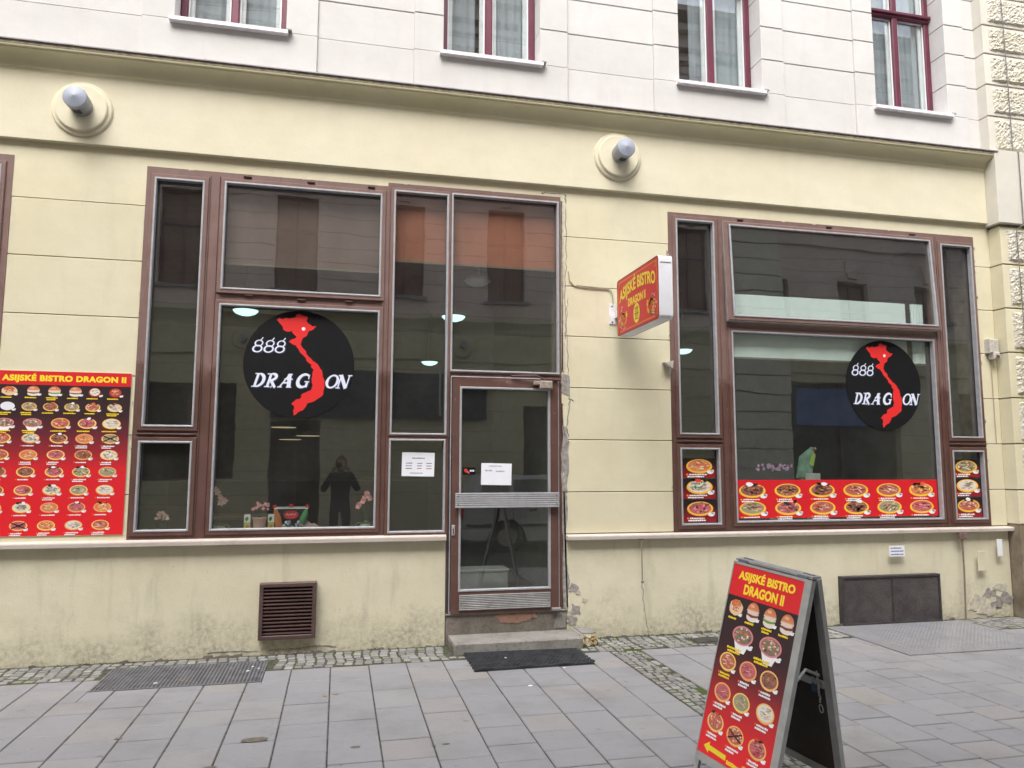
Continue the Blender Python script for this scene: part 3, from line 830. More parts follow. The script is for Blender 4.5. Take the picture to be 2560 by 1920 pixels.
# group over and at the door
fD = frame_mesh(.925, 1.982, .25, 4.030, [(.955, 1.955, 2.375, 4.005), (.962, 1.95, .25, 2.325)])
gp = (.945, 1.960, 2.368, 4.012); pane_unit(fD, *gp, sash=.012)
pbuild(MB().ring(.952, 1.955, .2635, 2.330, .012, -.012, .03, .003), 'door_trim', M_silver, fD)
# door leaf
door = wall_with_holes('entrance_door', .968, 1.940, .262, 2.312, -.030, .018, [(1.045, 1.855, .455, 2.225)], M_brown)
pbuild(MB().ring(1.033, 1.867, .447, 2.235, .019, -.037, .0, .004), 'glazing_bead', M_silver, door)
pbuild(MB().box(1.045, 1.855, -.008, -.002, .46, 2.224), 'pane', M_glass, door)
def ribbed(x0, x1, z0, z1, y, n, name, par, mat):
    m = MB(); hh = (z1-z0)/n
    m.box(x0, x1, y+.006, y+.014, z0, z1)
    for i in range(n): m.box(x0, x1, y, y+.0055, z0+hh*i+hh*.14, z0+hh*(i+1)-hh*.14, .002)
    pbuild(m, name, mat, par)
ribbed(1.043, 1.860, .290, .422, -.045, 9, 'kick_plate', door, M_silver_d)
ribbed(.994, 1.934, 1.166, 1.298, -.085, 7, 'push_bar', door, M_silver)
for xx in (1.012, 1.916): pbuild(MB().box(xx-.012, xx+.012, -.072, -.029, 1.18, 1.285), 'bar_bracket', M_silver_d, door)
sc_ = MB()
for xx in (1.02, 1.91):
    for zz in (1.195, 1.27): sc_.ball((xx, -.086, zz), .006, seg=6, rings=4)
for xx in (1.06, 1.845): sc_.ball((xx, -.046, .355), .006, seg=6, rings=4)
pbuild(sc_, 'screws', M_hinge, door)
pbuild(MB().box(.972, 1.000, -.040, -.028, .93, 1.02, .003), 'lock_plate', M_silver, door)
pbuild(MB().box(.981, .990, -.044, -.0405, .945, .990), 'keyhole', M_hinge, door)
cl = MB(); cl.box(1.755, 1.872, -.10, -.0385, 2.228, 2.300, .008); cl.box(1.700, 1.758, -.085, -.0385, 2.262, 2.298, .004)
clo = pbuild(cl, 'door_closer', simple('door_closer_cast', (.36, .31, .26), .55, .3, var=.25, vscale=30), door)
arm = MB(); arm.tube([(1.81, -.085, 2.305), (1.72, -.085, 2.345), (1.50, -.05, 2.338)], .009); arm.tube([(1.81, -.07, 2.316), (1.97, -.03, 2.316)], .011)
pbuild(arm, 'closer_arm', M_hinge, clo)
pbuild(MB().box(1.87, 1.955, -.06, -.030, .262, .285, .003), 'pivot', M_silver_d, door)
pbuild(MB().box(.935, .962, -.01, .05, .25, 2.33), 'door_gap_post', M_black, fD)
# frame-side damage: exposed mortar right of the door, ragged
def ragged(name, pts, y, mat, thick=.008, jit=.012, sub=6, par=B, seed=1):
    rg = random.Random(seed); P = []
    for i in range(len(pts)):
        a, b = pts[i], pts[(i+1) % len(pts)]
        for k in range(sub):
            t = k/sub; P.append((a[0]+(b[0]-a[0])*t+rg.uniform(-jit, jit), a[1]+(b[1]-a[1])*t+rg.uniform(-jit, jit)))
    return pbuild(MB().prism(P, y-thick, y+.002), name, mat, par)
ragged('bare_mortar', [(1.984, .27), (2.03, .27), (2.045, .5), (2.01, .75), (2.03, 1.2), (2.02, 1.6), (2.0, 2.1), (1.984, 2.1)], 0, M_mortar, .003, .010, 9, seed=2)
ragged('bare_mortar', [(1.984, 2.20), (2.06, 2.18), (2.062, 2.36), (1.984, 2.38)], 0, M_mortar, .004, .006, 6, seed=3)
ragged('bare_mortar', [(1.984, 2.40), (2.016, 2.40), (2.014, 4.02), (1.984, 4.02)], 0, M_white_mortar, .003, .007, 26, seed=4)
ragged('bare_mortar', [(1.984, 1.30), (2.035, 1.30), (2.05, 1.72), (2.02, 1.9), (1.984, 1.9)], 0, M_mortar, .006, .010, 7, seed=5)
for i, (cx_, cz_, s_) in enumerate(((2.08, .44, .045), (2.19, .33, .025), (2.10, .25, .05), (2.13, .40, .02), (2.06, .16, .05))):
    ragged('flaked_plaster', [(cx_-s_, cz_-s_*.6), (cx_+s_*.9, cz_-s_*.8), (cx_+s_*1.1, cz_+s_*.5), (cx_-s_*.4, cz_+s_)], 0.001, M_white_mortar if i % 2 else M_mortar, .003+.001*i, s_*.22, 4, seed=10+i)
# peeled area near the right corner
for i, (cx_, cz_, s_) in enumerate(((6.42, .17, .09), (6.56, .24, .07), (6.68, .30, .08), (6.74, .18, .09), (6.35, .10, .05), (6.62, .12, .07), (6.50, .06, .09))):
    ragged('flaked_plaster', [(cx_-s_*1.2, cz_-s_*.4), (cx_+s_, cz_-s_*.6), (cx_+s_*1.3, cz_+s_*.4), (cx_-s_*.4, cz_+s_*.7)], 0.001, [M_white_mortar, M_mortar][i % 2], .003+.0008*i, s_*.25, 4, seed=30+i)
# chips round the frames
for i in range(34):
    e = rng.choice([(-1.640, None), (3.066, None), (2.0, None), (None, 4.045), (6.648, None), (None, 4.02)])
    if e[0] is not None: cx_, cz_ = e[0]+rng.uniform(-.006, .006), rng.uniform(1.1, 3.95)
    else: cx_ = rng.uniform(-1.6, 1.9) if e[1] > 4.03 else rng.uniform(3.2, 6.5); cz_ = (4.026 if cx_ < .36 else 4.061) if e[1] > 4.03 else 4.005
    s_ = rng.uniform(.005, .015); hx = e[0] is None; ax_, az_ = (s_*1.6, s_*.35) if hx else (s_*.4, s_*1.6)
    ragged('paint_chip', [(cx_-ax_, cz_-az_), (cx_+ax_, cz_-az_*.8), (cx_+ax_*.8, cz_+az_), (cx_-ax_, cz_+az_*.8)], -.004, rng.choice([M_white_mortar, M_mortar, M_white_mortar]), .003, s_*.3, 3, seed=60+i)
# hairline cracks
def crack(pts, w_=.0025, y=-.0022, seed=0, mat=M_lead, n=9):
    rg = random.Random(seed); P = []
    for i in range(len(pts)-1):
        for k in range(n):
            t = k/n; P.append((pts[i][0]+(pts[i+1][0]-pts[i][0])*t+rg.uniform(-.008, .008), y, pts[i][1]+(pts[i+1][1]-pts[i][1])*t+rg.uniform(-.006, .006)))
    P.append((pts[-1][0], y, pts[-1][1]))
    pbuild(MB().tube(P, [w_*rg.uniform(.4, 1.3) for _ in P], 4), 'crack', mat, B)
crack([(2.03, 4.06), (2.035, 3.5), (2.02, 3.0), (2.045, 2.5), (2.06, 2.15), (2.10, 2.13)], .004, seed=1)
crack([(2.06, 2.13), (2.03, 1.9), (2.05, 1.8)], .004, seed=2)
crack([(1.80, 4.085), (1.83, 4.10), (2.03, 4.095), (2.035, 4.02)], .003, seed=3)
crack([(2.745, .48), (2.76, .25), (2.801, .0)], .003, -.001, seed=4)
crack([(2.02, 2.7), (2.035, 2.9), (2.05, 3.1)], .003, seed=5)
crack([(-1.0, .035), (-.8, .04), (-.6, .03)], .003, -.001, seed=6)
crack([(-.35, .03), (-.15, .05), (.02, .04)], .004, -.001, seed=8)
# door steps
st = wall_with_holes('threshold', .932, 2.02, 0, .248, -.006, .30, [], M_step_dark)
pbuild(MB().box(.928, 2.03, -.018, .30, .2482, .262, .004), 'threshold_slab', M_step, B)
ragged('brick_patch', [(1.36, .225), (1.42, .17), (1.55, .155), (1.66, .175), (1.74, .21), (1.73, .243), (1.40, .243)], -.006, M_brick_patch, .004, .008, 4, seed=50)
ragged('grey_patch', [(1.90, .10), (2.01, .10), (2.01, .24), (1.93, .24)], -.006, M_step, .003, .005, 4, seed=51)
step = MB(); step.box(.955, 2.062, -.34, -.006, -.02, .083, .008); pbuild(step, 'step', M_step, B)
pbuild(ragged.__globals__['MB']().box(.950, .956, -.33, -.01, 0, .06), 'step_side_dirt', M_step_dark, B)

# right shop window
PB = dict(H=(3.148, 3.560, 1.832, 3.944), I=(3.147, 3.560, .980, 1.708), K=(3.716, 6.054, .996, 2.858), L=(6.202, 6.598, 1.830, 3.904), M=(6.198, 6.594, .989, 1.703))
h = [(a+.012, b-.012, c+.012, d-.012) for a, b, c, d in PB.values()] + [(3.69, 6.075, 2.965, 3.935)]
fR = frame_mesh(3.072, 6.64, .925, 4.010, h)
for r_ in PB.values(): pane_unit(fR, *r_, sash=.032)
hinges(fR, [(3.85, 3.985), (4.86, 3.985), (5.86, 3.980), (3.22, 1.77), (3.47, 1.77), (6.27, 1.768), (6.52, 1.768)])
pbuild(MB().box(3.12, 3.59, -.022, -.003, 1.763, 1.775, .002), 'drip_strip', M_hinge, fR)
pbuild(MB().box(6.17, 6.63, -.022, -.003, 1.761, 1.773, .002), 'drip_strip', M_hinge, fR)
for x_ in (3.61, 3.665, 6.105, 6.150): pbuild(MB().box(x_-.004, x_+.004, -.014, -.003, .945, 3.97, .002), 'cover_strip', M_brown, fR)
# the open top-hung sash, bottom pushed out
SR = Matrix.Translation((0, -.004, 3.955)) @ Matrix.Rotation(-R(3.0), 4, 'X') @ Matrix.Translation((0, .004, -3.955))
def tilt(mb): return mb.xform(SR)
sash = pbuild(tilt(MB().ring(3.655, 6.098, 2.945, 3.956, .05, -.028, .012, .006)), 'open_sash', M_brown, fR)
pbuild(tilt(MB().ring(3.712, 6.064, 2.982, 3.926, .018, -.037, .0, .004)), 'glazing_bead', M_silver, fR)
pbuild(tilt(MB().box(3.72, 6.056, -.006, 0, 2.99, 3.918)), 'pane', M_glass, fR)
pbuild(tilt(MB().ring(3.648, 6.105, 2.938, 3.959, .0065, -.020, .008)), 'sash_edge', M_silver_d, fR)

# door trim etc. on right side done; medallions under the wall lamps
def medallion(cx, cz, par, y=-.05, r=.235, mat=M_band):
    pr_ = [(.001, -.050), (r*.80, -.050), (r*.835, -.047), (r*.85, -.040), (r*.855, -.026), (r*.90, -.024), (r*.955, -.022), (r*.985, -.014), (r, -.005), (r, .004)]
    m = MB(); m.lathe([(a, b) for a, b in pr_], (cx, y, cz), 'y', 72); pbuild(m, 'medallion', mat, par)
medallion(-2.135, 4.445, B, r=.232); medallion(2.540, 4.492, B, r=.238)

# interior ---------------------------------------------------------
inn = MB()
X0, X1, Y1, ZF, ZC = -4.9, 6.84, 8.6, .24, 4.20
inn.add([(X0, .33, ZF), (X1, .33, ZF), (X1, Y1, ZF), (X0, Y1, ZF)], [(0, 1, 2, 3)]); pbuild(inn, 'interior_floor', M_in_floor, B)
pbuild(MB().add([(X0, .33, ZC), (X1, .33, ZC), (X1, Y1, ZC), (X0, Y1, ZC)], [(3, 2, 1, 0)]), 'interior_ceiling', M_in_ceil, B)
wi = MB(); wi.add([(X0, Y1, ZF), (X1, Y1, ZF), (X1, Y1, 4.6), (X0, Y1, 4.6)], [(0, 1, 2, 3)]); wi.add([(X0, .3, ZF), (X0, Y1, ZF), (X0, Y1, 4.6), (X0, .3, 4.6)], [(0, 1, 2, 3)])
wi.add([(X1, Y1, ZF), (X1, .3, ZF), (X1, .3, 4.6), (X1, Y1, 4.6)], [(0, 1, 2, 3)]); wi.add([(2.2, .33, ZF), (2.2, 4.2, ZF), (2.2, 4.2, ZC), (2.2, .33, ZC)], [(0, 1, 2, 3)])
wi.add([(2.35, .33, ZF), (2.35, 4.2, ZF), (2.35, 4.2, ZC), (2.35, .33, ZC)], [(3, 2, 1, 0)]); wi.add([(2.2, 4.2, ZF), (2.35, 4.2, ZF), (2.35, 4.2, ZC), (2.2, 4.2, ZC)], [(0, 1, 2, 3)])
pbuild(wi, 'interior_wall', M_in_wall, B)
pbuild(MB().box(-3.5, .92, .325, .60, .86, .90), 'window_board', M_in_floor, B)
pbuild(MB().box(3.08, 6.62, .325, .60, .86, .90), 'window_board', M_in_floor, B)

# ================================================================== NEIGHBOURING PIER
NB = empty('neighbouring_building', (6.86, 0, 0), 'pale building at right edge with rough rusticated blocks beside the yellow shopfront', 'building')
# upper part
rb = random.Random(5)
def rough_panel(x0, x1, z0, z1, y, nx, nz, amp=.016):
    """bossed block face: displaced grid with a chamfered rim"""
    m = MB(); V = []
    for j in range(nz+1):
        for i in range(nx+1):
            e = min(i, nx-i, j, nz-j); yy = y if e == 0 else y-.012-rb.uniform(0, amp)
            V.append((x0+(x1-x0)*i/nx+(rb.uniform(-.004, .004) if e else 0), yy, z0+(z1-z0)*j/nz+(rb.uniform(-.004, .004) if e else 0)))
    F = [(j*(nx+1)+i, j*(nx+1)+i+1, (j+1)*(nx+1)+i+1, (j+1)*(nx+1)+i) for j in range(nz) for i in range(nx)]
    return m.add(V, F)
for k in range(1, len(UZ)-1):
    a, b = UZ[k]+.008, UZ[k+1]-.008
    bl = pbuild(MB().box(6.848, 9.5, -.10, .3, a, b, .004), 'stone_block', M_right, NB)
    pbuild(rough_panel(6.93, 9.4, a+.035, b-.03, -.101, 130, 16), 'rough_face', M_rough, bl)
pbuild(MB().box(6.855, 9.5, -.088, .3, 4.9, 7.9), 'joint_backing', M_upjoint, NB)
pbuild(MB().box(6.848, 9.5, -.10, .3, 4.94, UZ[1]-.008, .004), 'stone_block', M_right, NB)
pbuild(rough_panel(6.93, 9.4, 4.99, UZ[1]-.04, -.101, 130, 16), 'rough_face', M_rough, NB)
pbuild(MB().box(6.80, 9.5, -.195, .3, 4.13, 4.938, .004), 'band', M_right, NB)
for k in range(1, len(GX)-1):
    a, b = GX[k]+.007, (GX[k+1]-.007 if k < 6 else 4.10)
    bl = pbuild(MB().box(6.848, 9.5, -.15, .3, a, b, .004), 'stone_block', M_yel, NB)
    pbuild(rough_panel(6.93, 9.4, a+.035, b-.035, -.151, 130, 22), 'rough_face', M_rough, bl)
pbuild(MB().box(6.848, 9.5, -.15, .3, .95, GX[1]-.007, .004), 'stone_block', M_yel, NB)
pbuild(rough_panel(6.95, 9.4, .99, GX[1]-.04, -.151, 130, 14), 'rough_face', M_rough, NB)
pbuild(MB().box(6.856, 9.5, -.138, .3, 0, 4.13), 'joint_backing', M_joint, NB)
pbuild(MB().box(6.86, 9.5, .0, .4, 7.9, 13.5), 'upper_wall', M_right, NB)
medallion(7.42, 4.52, NB, y=-.195, r=.25, mat=M_right)
M_ped = concrete('pedestal_granite', (.30, .24, .22), (.37, .31, .29), (.16, .12, .10), .6)
pm_ = MB(); pm_.box(6.84, 7.5, -.27, -.151, 0, .565, .012); pbuild(pm_, 'pedestal', M_ped, NB)
pbuild(MB().box(6.845, 7.5, -.262, -.152, .566, .60, .01), 'pedestal_cap', M_step, NB)
cl_ = MB(); prof = [(.27, .60), (.285, .625), (.29, .655), (.282, .69), (.25, .705), (.225, .72), (.215, .745), (.235, .765), (.258, .785), (.262, .81), (.25, .84), (.215, .855), (.195, .88), (.19, .95), (.19, 3.0)]
cl_.lathe(prof, (7.20, -.36, 0), 'z', 32); pbuild(cl_, 'column', plaster('column_cream', (.62, .56, .36), (.66, .60, .42), dirtamt=.5), NB, True)
# thin cable running down the pier
c = MB(); c.tube([(7.08, -.135, 7.6), (7.10, -.14, 5.9), (7.105, -.14, 4.95), (7.10, -.21, 4.93), (7.10, -.208, 4.12), (7.02, -.19, 4.06), (7.03, -.19, 3.2), (7.04, -.19, 2.4), (7.05, -.19, .95)], .0055)
tag(pbuild(c, 'cable', simple('grey_cable', (.16, .15, .16), .6), None), 'thin grey cable running down the rough blocks of the right pier', 'cable')

# ================================================================== THINGS ON THE FACADE
def wall_lamp(x, z, y, label, hole=True, r=.088):
    t = empty('wall_lamp', (x, y, z), label, 'wall lamp', 'tubular wall lamps on round plaster bosses')
    m = MB(); m.lathe([(.001, 0), (r*.95, 0), (r*.98, -.02), (r, -.145), (r*1.0, -.150)], (x, y, z), 'y', 28); pbuild(m, 'lamp_body', M_lampgrey, t, True)
    m = MB(); m.lathe([(r*1.02, -.148), (r*1.03, -.165), (r*.98, -.176), (r*.30, -.192), (r*.08, -.198), (.001, -.199)], (x, y, z), 'y', 28, cap=False); pbuild(m, 'lamp_cap', M_lampcap, t, True)
    s = .045
    m = MB(); 
    P = []
    for a in (-2.0, -1.75, -1.5, -1.25): P += [(x+(r+.001)*math.cos(a), z+(r+.001)*math.sin(a))]
    V = [(p[0], y-.05, p[1]) for p in P] + [(p[0], y-.12, p[1]) for p in P]
    m.add(V, [(0, 1, 5, 4), (1, 2, 6, 5), (2, 3, 7, 6)]); pbuild(m, 'lamp_slot', M_black, t)
    return t
wall_lamp(-2.128, 4.452, -.099, 'grey tubular wall lamp with conical cap above the red menu board')
wall_lamp(2.548, 4.502, -.099, 'grey tubular wall lamp with conical cap above the hanging red lightbox')
wall_lamp(7.42, 4.53, -.243, 'grey tubular wall lamp on the rough pier cut by the right edge')

# lightbox sign
SX0, SX1, SY0, SY1, SZ0, SZ1 = 2.487, 2.613, -1.06, -.125, 2.724, 3.248
S = empty('lightbox_sign', (2.55, -.12, 3.0), 'red and yellow lightbox sign with white casing projecting from the wall', 'sign')
def rounded(a0, a1, b0, b1, r, n=5):
    P = []
    for cx_, cy_, s in ((a1-r, b0+r, -90), (a1-r, b1-r, 0), (a0+r, b1-r, 90), (a0+r, b0+r, 180)):
        for i in range(n+1):
            a = R(s+90*i/n); P.append((cx_+r*math.cos(a), cy_+r*math.sin(a)))
    return P
m = MB(); m.prism(rounded(SY0, SY1, SZ0, SZ1, .035), SX0+.004, SX1, axis='x'); pbuild(m, 'casing', M_plastic_w, S, True)
m = MB(); m.prism(rounded(SY0-.004, SY1+.004, SZ0-.004, SZ1+.004, .035), SX0+.008, SX0+.016, axis='x'); m.prism(rounded(SY0-.004, SY1+.004, SZ0-.004, SZ1+.004, .035), SX1-.012, SX1-.004, axis='x'); pbuild(m, 'rim', M_plastic_w, S, True)
m = MB(); m.box(SX0+.012, SX1-.006, SY0-.003, SY0+.0, SZ1-.062, SZ1-.056); pbuild(m, 'seam', M_silver_d, S)
m = MB(); m.box(2.455, 2.52, -.012, -.0, 2.866, 3.06, .003); m.box(2.50, 2.56, -.14, -.011, 2.92, 2.99); pbuild(m, 'bracket', M_sillwhite, S)
m = MB()
for zz in (2.885, 3.035): m.ball((2.482, -.014, zz), .008, seg=8, rings=4)
pbuild(m, 'bolts', M_hinge, S)
W_, H_ = SY1-SY0, SZ1-SZ0
pr = Print((SX0+.0035, SY1, SZ0), (0, -1, 0), (0, 0, 1), (-1, 0, 0)); pr.e = .0002
SRED, SYEL, SGOLD = Lc(196, 40, 44), Lc(232, 205, 60), Lc(214, 140, 50)
pr.poly(rounded(0, W_, 0, H_, .035), Lc(120, 30, 34)); pr.lay += 1
pr.poly(rounded(.012, W_-.012, .012, H_-.012, .03), SRED); pr.lay += 1
for o, i_ in ((.030, .0), ):
    for a in ((.035, W_-.035, .030, .037), (.035, W_-.035, H_-.037, H_-.030), (.030, .037, .035, H_-.035), (W_-.037, W_-.030, .035, H_-.035)): pr.rect(*a, SGOLD)
for cu_, cv_ in ((.055, .055), (W_-.055, .055), (.055, H_-.055), (W_-.055, H_-.055)):
    rg_ = random.Random(4)
    for q in range(7): pr.ell(cu_+rg_.uniform(-.025, .025), cv_+rg_.uniform(-.022, .022), .014, .007, SGOLD, 7, rg_.random(), .3, rg_)
pr.lay += 1
def arc(u, v):
    t = (u-W_/2)/(W_/2); return (u, v + .075*(1-t*t)-.04)
pr.text('ASIJSKÉ BISTRO', .065, W_-.065, .285, .455, Lc(130, 60, 30), .045, lambda u, v: arc(u+.003, v-.003)); pr.lay += 1
pr.text('ASIJSKÉ BISTRO', .065, W_-.065, .285, .455, SYEL, .03, arc); pr.lay += 1
pr.text('DRAGON II', .27, W_-.27, .225, .30, SYEL, .04); pr.lay += 1
rg_ = random.Random(9)
for cu_, sg in ((.155, 1), (W_-.155, -1)):   # paired writhing creatures: coils of gold with pale claws
    for q in range(26):
        a = q/26*7.0; rr_ = .022+.055*q/26
        pr.ell(cu_+sg*rr_*math.cos(a)*1.1, .150+rr_*math.sin(a)*1.15, .020, .012, rg_.choice([Lc(226, 170, 50), Lc(214, 140, 60), SYEL]), 6, a, .3, rg_)
    pr.lay += 1
    for q in range(22):
        a = rg_.uniform(1.5, 5.2) if sg > 0 else rg_.uniform(-1.9, 1.8); rr_ = rg_.uniform(.075, .105)
        pr.ell(cu_+rr_*math.cos(a)*1.05, .150+rr_*math.sin(a)*1.1, .016, .008, rg_.choice([Lc(225, 130, 140), Lc(230, 170, 170)]), 5, a, .3, rg_)
    pr.lay += 1
pr.ell(W_/2, .135, .070, .088, SYEL, 28); pr.lay += 1
for a in ((-.045, .045, .040, .048), (-.035, -.027, -.05, .06), (.027, .035, -.05, .06), (-.05, .05, -.008, 0), (-.004, .004, -.06, .07), (-.04, .04, -.055, -.047), (-.02, -.012, -.04, .03), (.012, .02, -.03, .04)):
    pr.rect(W_/2+a[0], W_/2+a[1], .135+a[2], .135+a[3], Lc(130, 80, 30))
pbuild(pr.m, 'printed_face', M_print, S)
c = MB(); c.tube([(2.055, -.004, 3.35), (2.065, -.008, 3.26), (2.11, -.008, 3.215), (2.22, -.010, 3.205), (2.33, -.010, 3.203), (2.44, -.010, 3.202), (2.475, -.014, 3.19), (2.487, -.02, 3.14), (2.489, -.02, 3.06)], .006)
c.tube([(2.13, -.010, 3.222), (2.25, -.014, 3.213), (2.35, -.012, 3.210), (2.45, -.012, 3.207)], .005)
tag(pbuild(c, 'cable', M_cable, None), 'painted cable sagging along the yellow wall to the red lightbox', 'cable')

# menu board on the wall
def grad_bg(pr, w_, h_, stops, n=1):
    """printed gradient: rows between (v, colour) stops"""
    for (v0, c0), (v1, c1) in zip(stops, stops[1:]):
        pr.m.add([pr.P(0, v0), pr.P(w_, v0), pr.P(w_, v1), pr.P(0, v1)], [(0, 1, 2, 3)], [c0, c0, c1, c1])
MX0, MX1, MZ0, MZ1 = -2.655, -1.660, .984, 2.272
T = empty('menu_board', (-2.15, -.004, .984), 'large red and black menu board with rows of printed dishes on the left wall', 'menu board')
pbuild(MB().box(MX0, MX1, -.010, -.0022, MZ0, MZ1), 'panel', simple('menu_panel_edge', (.70, .62, .52), .6), T)
pr = Print((MX0, -.0105, MZ0), (1, 0, 0), (0, 0, 1), (0, -1, 0))
MW, MH = MX1-MX0, MZ1-MZ0
DK, MR = Lc(38, 26, 30), Lc(92, 30, 40)
grad_bg(pr, MW, MH, [(0, Lc(218, 26, 36)), (MH*.40, Lc(206, 28, 40)), (MH*.50, Lc(150, 30, 42)), (MH*.62, Lc(96, 30, 42)), (MH*.74, Lc(50, 26, 32)), (MH*.915, DK)])
pr.rect(0, MW, MH*.915, MH, RED); pr.lay += 1
sx = lambda px: (px/1245)*.955 + .045          # picture column on the board -> u
sv = lambda py: MH - (py-40)/1535*MH
pr.text('ASIJSKÉ BISTRO DRAGON II', sx(22), sx(1190), MH-.093, MH-.020, Lc(246, 214, 44), .055, None, 1.08); pr.lay += 1
rm_ = random.Random(21)
rows = [(232, [(-96, 'burger'), (100, 'wrap'), (320, 'burger'), (515, 'burger'), (712, 'burger'), (895, 'soup'), (1092, 'soup')], .108, YEL),
        (375, [(92, 'rice'), (290, 'plate'), (488, 'plate'), (686, 'plate'), (885, 'plate'), (1092, 'plate')], .108, YEL),
        (528, [(75, 'bowl'), (330, 'bowl'), (590, 'plate'), (840, 'plate'), (1072, 'plate')], .135, YEL),
        (672, [(60, 'plate'), (322, 'plate'), (582, 'plate'), (822, 'plate'), (1068, 'x')], .128, WHT),
        (826, [(52, 'plate'), (312, 'plate'), (566, 'plate'), (822, 'plate'), (1065, 'plate')], .128, WHT),
        (985, [(38, 'plate'), (298, 'plate'), (560, 'plate'), (812, 'plate'), (1060, 'plate')], .130, WHT),
        (1155, [(30, 'plate'), (288, 'plate'), (548, 'plate'), (800, 'plate'), (1045, 'plate')], .130, WHT),
        (1315, [(22, 'plate'), (284, 'plate'), (538, 'plate'), (790, 'plate'), (1032, 'plate')], .128, WHT),
        (1480, [(5, 'plate'), (268, 'x'), (520, 'plate'), (772, 'plate'), (1022, 'plate')], .126, WHT)]
for ri, (py, items, dw, cc) in enumerate(rows):
    for px, kind in items:
        if kind == 'wrap' and ri == 0: pass
        u = sx(px)
        if u < dw*.35: continue
        dish(pr, u, sv(py), dw*(.95 if kind == 'burger' else 1), rm_, 'plate' if kind == 'x' else kind, crossed=kind == 'x', top=Lc(110, 140, 60) if px == 515 else None)
        pr.lay += 9
        caption(pr, u-.012, sv(py)-dw*.47-.004, dw*.85, .0095, cc, rm_, rm_.choice([1, 2]), Lc(240, 110, 50) if ri > 2 else None)
        pr.lay -= 9
for q in range(5):
    pbuild(MB(), 'x', M_print, T) if False else None
pbuild(pr.m, 'printed_menu', M_print, T)

# disc stickers
VN = [(-0.435, 0.817), (-0.385, 0.854), (-0.32, 0.837), (-0.267, 0.861), (-0.202, 0.85), (-0.107, 0.874), (-0.089, 0.924), (-0.043, 0.941), (0.002, 0.922), (0.122, 0.891), (0.117, 0.857), (0.104, 0.815), (0.139, 0.77), (0.207, 0.724), (0.285, 0.728), (0.222, 0.657), (0.163, 0.633), (0.13, 0.589), (0.113, 0.535), (0.043, 0.491), (0.024, 0.435), (0.007, 0.374), (0.041, 0.313), (0.109, 0.248), (0.111, 0.207), (0.172, 0.141), (0.239, 0.074), (0.333, 0.009), (0.38, -0.072), (0.413, -0.111), (0.43, -0.22), (0.465, -0.3), (0.467, -0.396), (0.443, -0.491), (0.439, -0.559), (0.35, -0.628), (0.274, -0.683), (0.159, -0.72), (0.146, -0.767), (0.085, -0.848), (-0.004, -0.891), (-0.074, -0.946), (-0.089, -0.865), (-0.072, -0.772), (-0.126, -0.726), (-0.05, -0.657), (0.026, -0.641), (0.052, -0.607), (0.043, -0.567), (0.126, -0.517), (0.228, -0.47), (0.252, -0.387), (0.23, -0.307), (0.235, -0.224), (0.257, -0.089), (0.202, -0.022), (0.215, -0.002), (0.135, 0.057), (0.113, 0.117), (0.039, 0.191), (-0.015, 0.257), (-0.05, 0.309), (-0.07, 0.35), (-0.148, 0.374), (-0.209, 0.413), (-0.17, 0.454), (-0.1, 0.478), (-0.07, 0.513), (-0.128, 0.565), (-0.157, 0.62), (-0.246, 0.602), (-0.311, 0.633), (-0.326, 0.693), (-0.374, 0.746)]
def jag(P, rg, amp=.009):
    Q = []
    for i, a in enumerate(P):
        b = P[(i+1) % len(P)]; Q.append(a)
        Q.append(((a[0]+b[0])/2+rg.uniform(-amp, amp), (a[1]+b[1])/2+rg.uniform(-amp, amp)))
    return Q
def stroke(pts, w0, w1=None):
    """closed outline of a polyline with changing width"""
    w1 = w0 if w1 is None else w1; n = len(pts); L, Rr = [], []
    for i, p in enumerate(pts):
        a, b = pts[max(i-1, 0)], pts[min(i+1, n-1)]; dx, dy = b[0]-a[0], b[1]-a[1]; l = math.hypot(dx, dy) or 1
        w_ = (w0+(w1-w0)*i/(n-1))/2 if not isinstance(w0, list) else w0[i]/2
        L.append((p[0]-dy/l*w_, p[1]+dx/l*w_)); Rr.append((p[0]+dy/l*w_, p[1]-dx/l*w_))
    return L, Rr
def put_stroke(pr, f, pts, w0, w1, col):
    L, Rr = stroke(pts, w0, w1)
    for i in range(len(pts)-1): pr.poly([f(*L[i]), f(*Rr[i]), f(*Rr[i+1]), f(*L[i+1])], col)
def arcpts(cx, cy, rx, ry, a0, a1, n=14): return [(cx+rx*math.cos(R(a0+(a1-a0)*i/n)), cy+ry*math.sin(R(a0+(a1-a0)*i/n))) for i in range(n+1)]
